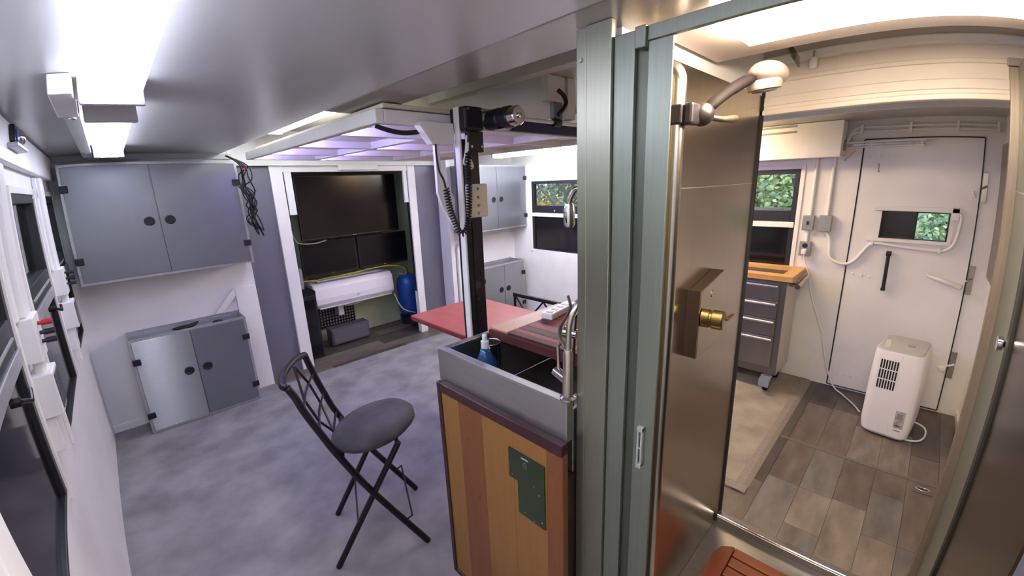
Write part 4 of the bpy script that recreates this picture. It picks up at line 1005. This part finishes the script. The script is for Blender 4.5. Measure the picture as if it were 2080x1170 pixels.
for (x, y) in ((3.48, .71), (3.48, 1.19), (3.77, .71), (3.77, 1.19)):
    c = B().lathe([(.042, 0), (.046, .006), (.046, .026), (.042, .032)], (x - .06, y - .016, .0585), (0, 1, 0), 20).build('wheel', BLACKR, tc, smooth=True)
    B().box(x - .075, x + .01, y - .024, y - .018, .05, .135).box(x - .075, x + .01, y + .018, y + .024, .05, .135).box(x - .075, x + .04, y - .024, y + .024, .125, .139).build('fork', NICKEL, c)
    B().lathe([(.014, 0), (.014, .044)], (x - .06, y - .026, .0585), (0, 1, 0), 12).build('hub', NICKEL, c, smooth=True)
    if x < 3.5 and y < 1:
        b = B().prism([(3.33, .075), (3.345, .125), (3.42, .14), (3.41, .10)], 1, y - .035, y + .035).build('brake_pedal', mat('pedal_blue_grey', '9aa0b0', .3, .6), c)
pl = thing('mains_lead', (3.8, .5, .9), 'thin white cord running from the outlet to the dehumidifier', 'cord')
B().tube(smooth_path([(3.80, .645, 1.05), (3.80, .63, .98), (3.80, .60, .90), (3.80, .55, .70), (3.80, .46, .45), (3.80, .40, .20), (3.79, .33, .03), (3.72, .26, .008), (3.60, .18, .008), (3.50, .13, .008)]), .0055, 6).build('cord', WHITE2, pl, smooth='all')

# ------------------------------------------------------------------ dehumidifier
dh = thing('dehumidifier', (3.4, -.04, 0), 'white portable dehumidifier with black vent slots on the plank floor', 'dehumidifier')
DW = mat('dehum_white', 'e8e6e4', .35)
ang = math.radians(-7)
def D(x, y, z):      # local frame: x depth (away from camera), y width
    return Vector((3.40 + x * math.cos(ang) - y * math.sin(ang), -.035 + x * math.sin(ang) + y * math.cos(ang), z))
def rr(x0, x1, y0, y1, r, n=5):
    out = []
    for cx_, cy_, a0 in ((x1 - r, y1 - r, 0), (x0 + r, y1 - r, 90), (x0 + r, y0 + r, 180), (x1 - r, y0 + r, 270)):
        for i in range(n + 1):
            a = math.radians(a0 + 90 * i / n); out.append((cx_ + r * math.cos(a), cy_ + r * math.sin(a)))
    return out
def loft(secs):
    b_ = B(); rings = []
    for (x0, x1, y0, y1, r, z) in secs:
        rings.append([b_.bm.verts.new(D(p[0], p[1], z)) for p in rr(x0, x1, y0, y1, r)])
    for A, C in zip(rings, rings[1:]):
        for k in range(len(A)):
            b_.bm.faces.new((A[k], A[(k + 1) % len(A)], C[(k + 1) % len(A)], C[k]))
    b_.bm.faces.new(rings[0][::-1]); b_.bm.faces.new(rings[-1])
    return b_
loft([(-.16, .16, -.115, .115, .05, .012), (-.175, .175, -.125, .125, .05, .03), (-.18, .18, -.13, .13, .045, .10), (-.175, .175, -.128, .128, .045, .40), (-.165, .175, -.122, .122, .04, .565), (-.16, .172, -.12, .12, .04, .578)]).build('casing', DW, dh, smooth=True)
loft([(-.157, .169, -.117, .117, .04, .578), (-.15, .165, -.112, .112, .04, .588), (-.14, .155, -.10, .10, .04, .592)]).build('top_panel', mat('dehum_top', 'b4b3b0', .4), dh, smooth=True)
loft([(-.15, .15, -.105, .105, .05, .0005), (-.15, .15, -.105, .105, .05, .012)]).build('base', BLACKR, dh)
def dquad(name, m_, xo, y0, y1, z0, z1, parent, t=.003):
    # thin plate on the camera-facing side (local -x), follows the slight batter of the casing
    b_ = B()
    def fx(z): return -.180 + max(0, min(z, .40) - .10) / .30 * .005 + max(0, z - .40) / .165 * .010 - .0008
    vs = [D(fx(z) - xo - d, y, z) for d in (0, t) for z in (z0, z1) for y in (y0, y1)]
    V = [b_.bm.verts.new(v) for v in vs]
    for f_ in ((0, 1, 3, 2), (4, 6, 7, 5), (0, 4, 5, 1), (2, 3, 7, 6), (0, 2, 6, 4), (1, 5, 7, 3)):
        b_.bm.faces.new([V[i] for i in f_])
    return b_.build(name, m_, parent)
for r_ in range(3):
    for c in range(7):
        y = .080 - c * .0135
        dquad('vent_slot', BLACKR, -.0005, y - .008, y, .465 - r_ * .065, .522 - r_ * .065, dh, t=.0015)
lbp = dquad('rating_label', mat('label_grey', 'b9b7b2', .4, col2='8d8b87', scale=40), -.0005, -.095, -.045, .10, .215, dh, t=.0012)
dquad('label_print', mat('print_dark', '55534f', .5), .0008, -.080, -.055, .112, .122, lbp, t=.0008)
dquad('label_print', mat('print_mid', '8a8884', .5), .0008, -.085, -.055, .16, .20, lbp, t=.0008)
dquad('seam', mat('seam_soft', 'cfcdc9', .5), -.0005, -.022, -.0205, .06, .565, dh, t=.001)
dquad('drain_cap', mat('print_mid', '8a8884', .5), -.0005, -.085, -.05, .08, .087, dh, t=.002)
box('handle_recess', mat('recess_white', 'd4d3d0', .4), dh, 3.28, 3.44, .035, .062, .590, .5945, bev=.002)
box('control_icons', mat('icon_grey', '97968f', .4), dh, 3.36, 3.40, -.085, -.05, .5915, .594)
B().tube(smooth_path([D(.1, -.12, .05), D(.10, -.18, .03), D(.04, -.20, .012), D(-.06, -.185, .008), D(-.11, -.13, .01), D(-.13, -.105, .02)]), .006, 8).build('cord', WHITE2, dh, smooth='all')
fv = thing('floor_ring', (2.76, -.25, 0), 'small recessed metal lift ring in the plank floor', 'floor ring')
box('plate', mat('ring_plate', '6d675f', .4, .5), fv, 2.73, 2.80, -.30, -.20, .0002, .004, bev=.0015)
B().tube([Vector((2.765, -.25, .006)) + Vector((.015 * math.cos(a), .034 * math.sin(a), 0)) for a in [2 * math.pi * k / 20 for k in range(20)]], .004, 6, closed=True).build('ring', NICKEL, fv, smooth='all')
box('slot', BLACKR, fv, 2.757, 2.772, -.272, -.228, .004, .0046)

# ------------------------------------------------------------------ outside
GR = mat('forest_floor', '6e7048', .9, col2='8a8858', scale=2, bump=.4)
tag(B().box(-14, 22, -14, 22, -1.3, -1.2).build('ground', GR), 'leaf-littered ground outside the windows', 'ground', kind='structure')
def tree(name, label, base, h, rad, cz, n, cols, ls, trunk=.08, squash=1.0, seed=1):
    t_ = thing(name, base, label, 'tree', 'trees outside the windows')
    rn = random.Random(seed)
    bx, by, bz = base
    B().tube(smooth_path([(bx, by, bz), (bx + .05, by - .04, bz + h * .35), (bx - .04, by + .05, bz + h * .7), (bx, by, bz + h)]), [trunk * (1 - .7 * k / 18) for k in range(19)], 9).build('trunk', mat('bark', '7d766c', .9, col2='5e574e', scale=20, stretch=(3, 3, .5), bump=.5), t_, smooth='all')
    bld = [B() for _ in cols]
    for i in range(n):
        u = rn.gauss(0, .5), rn.gauss(0, .5), rn.gauss(0, .5)
        c = Vector((bx + u[0] * rad, by + u[1] * rad, bz + cz + u[2] * rad * squash))
        if c.z < bz + .05: c.z = bz + .05 + rn.random() * .4
        a = Vector((rn.uniform(-1, 1), rn.uniform(-1, 1), rn.uniform(-.8, .3))).normalized()
        s = a.cross(Vector((rn.uniform(-1, 1), rn.uniform(-1, 1), rn.uniform(-1, 1)))).normalized()
        l_ = ls * rn.uniform(.6, 1.4); w_ = l_ * .42
        k = rn.randrange(len(cols))
        bmx = bld[k].bm
        nn = a.cross(s) * l_ * .12
        v0 = bmx.verts.new(c); v1 = bmx.verts.new(c + a * l_ * .5 + s * w_ + nn); v2 = bmx.verts.new(c + a * l_); v3 = bmx.verts.new(c + a * l_ * .5 - s * w_ + nn)
        bmx.faces.new((v0, v1, v2)); bmx.faces.new((v0, v2, v3))
    for k, cc in enumerate(cols):
        o = bld[k].build('foliage', mat('leaf_' + cc, cc, .55, col2=cc, scale=5), t_)
        o['kind'] = 'stuff'
    return t_
tree('leafy_tree', 'bright yellow-green tree seen through the window above the tool cart', (7.6, 2.3, -1.2), 4.2, 1.5, 3.0, 14000, ('c0c482', 'a4b076', 'dcdaa6'), .075, .10, 1.0, 2)
tree('leafy_tree', 'darker green tree behind the yellow-green one', (9.5, 1.6, -1.2), 5.0, 2.2, 2.4, 14000, ('94b094', '82a288', 'aec2a2'), .11, .12, 1.0, 3)
tree('fern_bush', 'pale green bush seen through the small door window', (7.2, -.3, -1.2), 2.6, 1.1, 1.9, 11000, ('aabd8c', '8cb296', 'cbcf98'), .07, .05, .9, 4)
tree('fern_bush', 'deep green bush low behind the small door window', (9.6, -.8, -1.2), 3.2, 1.7, 1.7, 10000, ('84ac90', '98b890'), .10, .06, 1.0, 5)
tree('grey_tree', 'thick grey-barked tree outside the far corner window', (7.2, 5.6, -1.2), 5.5, 1.6, 3.9, 7000, ('a2ab92', 'b4b8a2'), .08, .30, .8, 6)
tree('yellow_bush', 'yellow-leaved bush low outside the far corner window', (6.1, 5.55, -1.2), 2.6, .62, 2.05, 5000, ('d8b83e', 'c9a040', 'b58a3c'), .06, .04, .7, 7)
tree('grey_tree', 'grey-green tree far behind the corner window', (9.6, 7.2, -1.2), 6.0, 2.4, 3.2, 11000, ('a0aa98', 'b0b8a6', '8c9888'), .12, .16, 1.1, 8)
tree('yellow_tree', 'yellow tree glimpsed through the left side windows', (-1.5, 9.5, -1.2), 4.5, 1.9, 2.6, 9000, ('b8b43c', '8fa040', 'cfc858'), .12, .10, 1.1, 9)
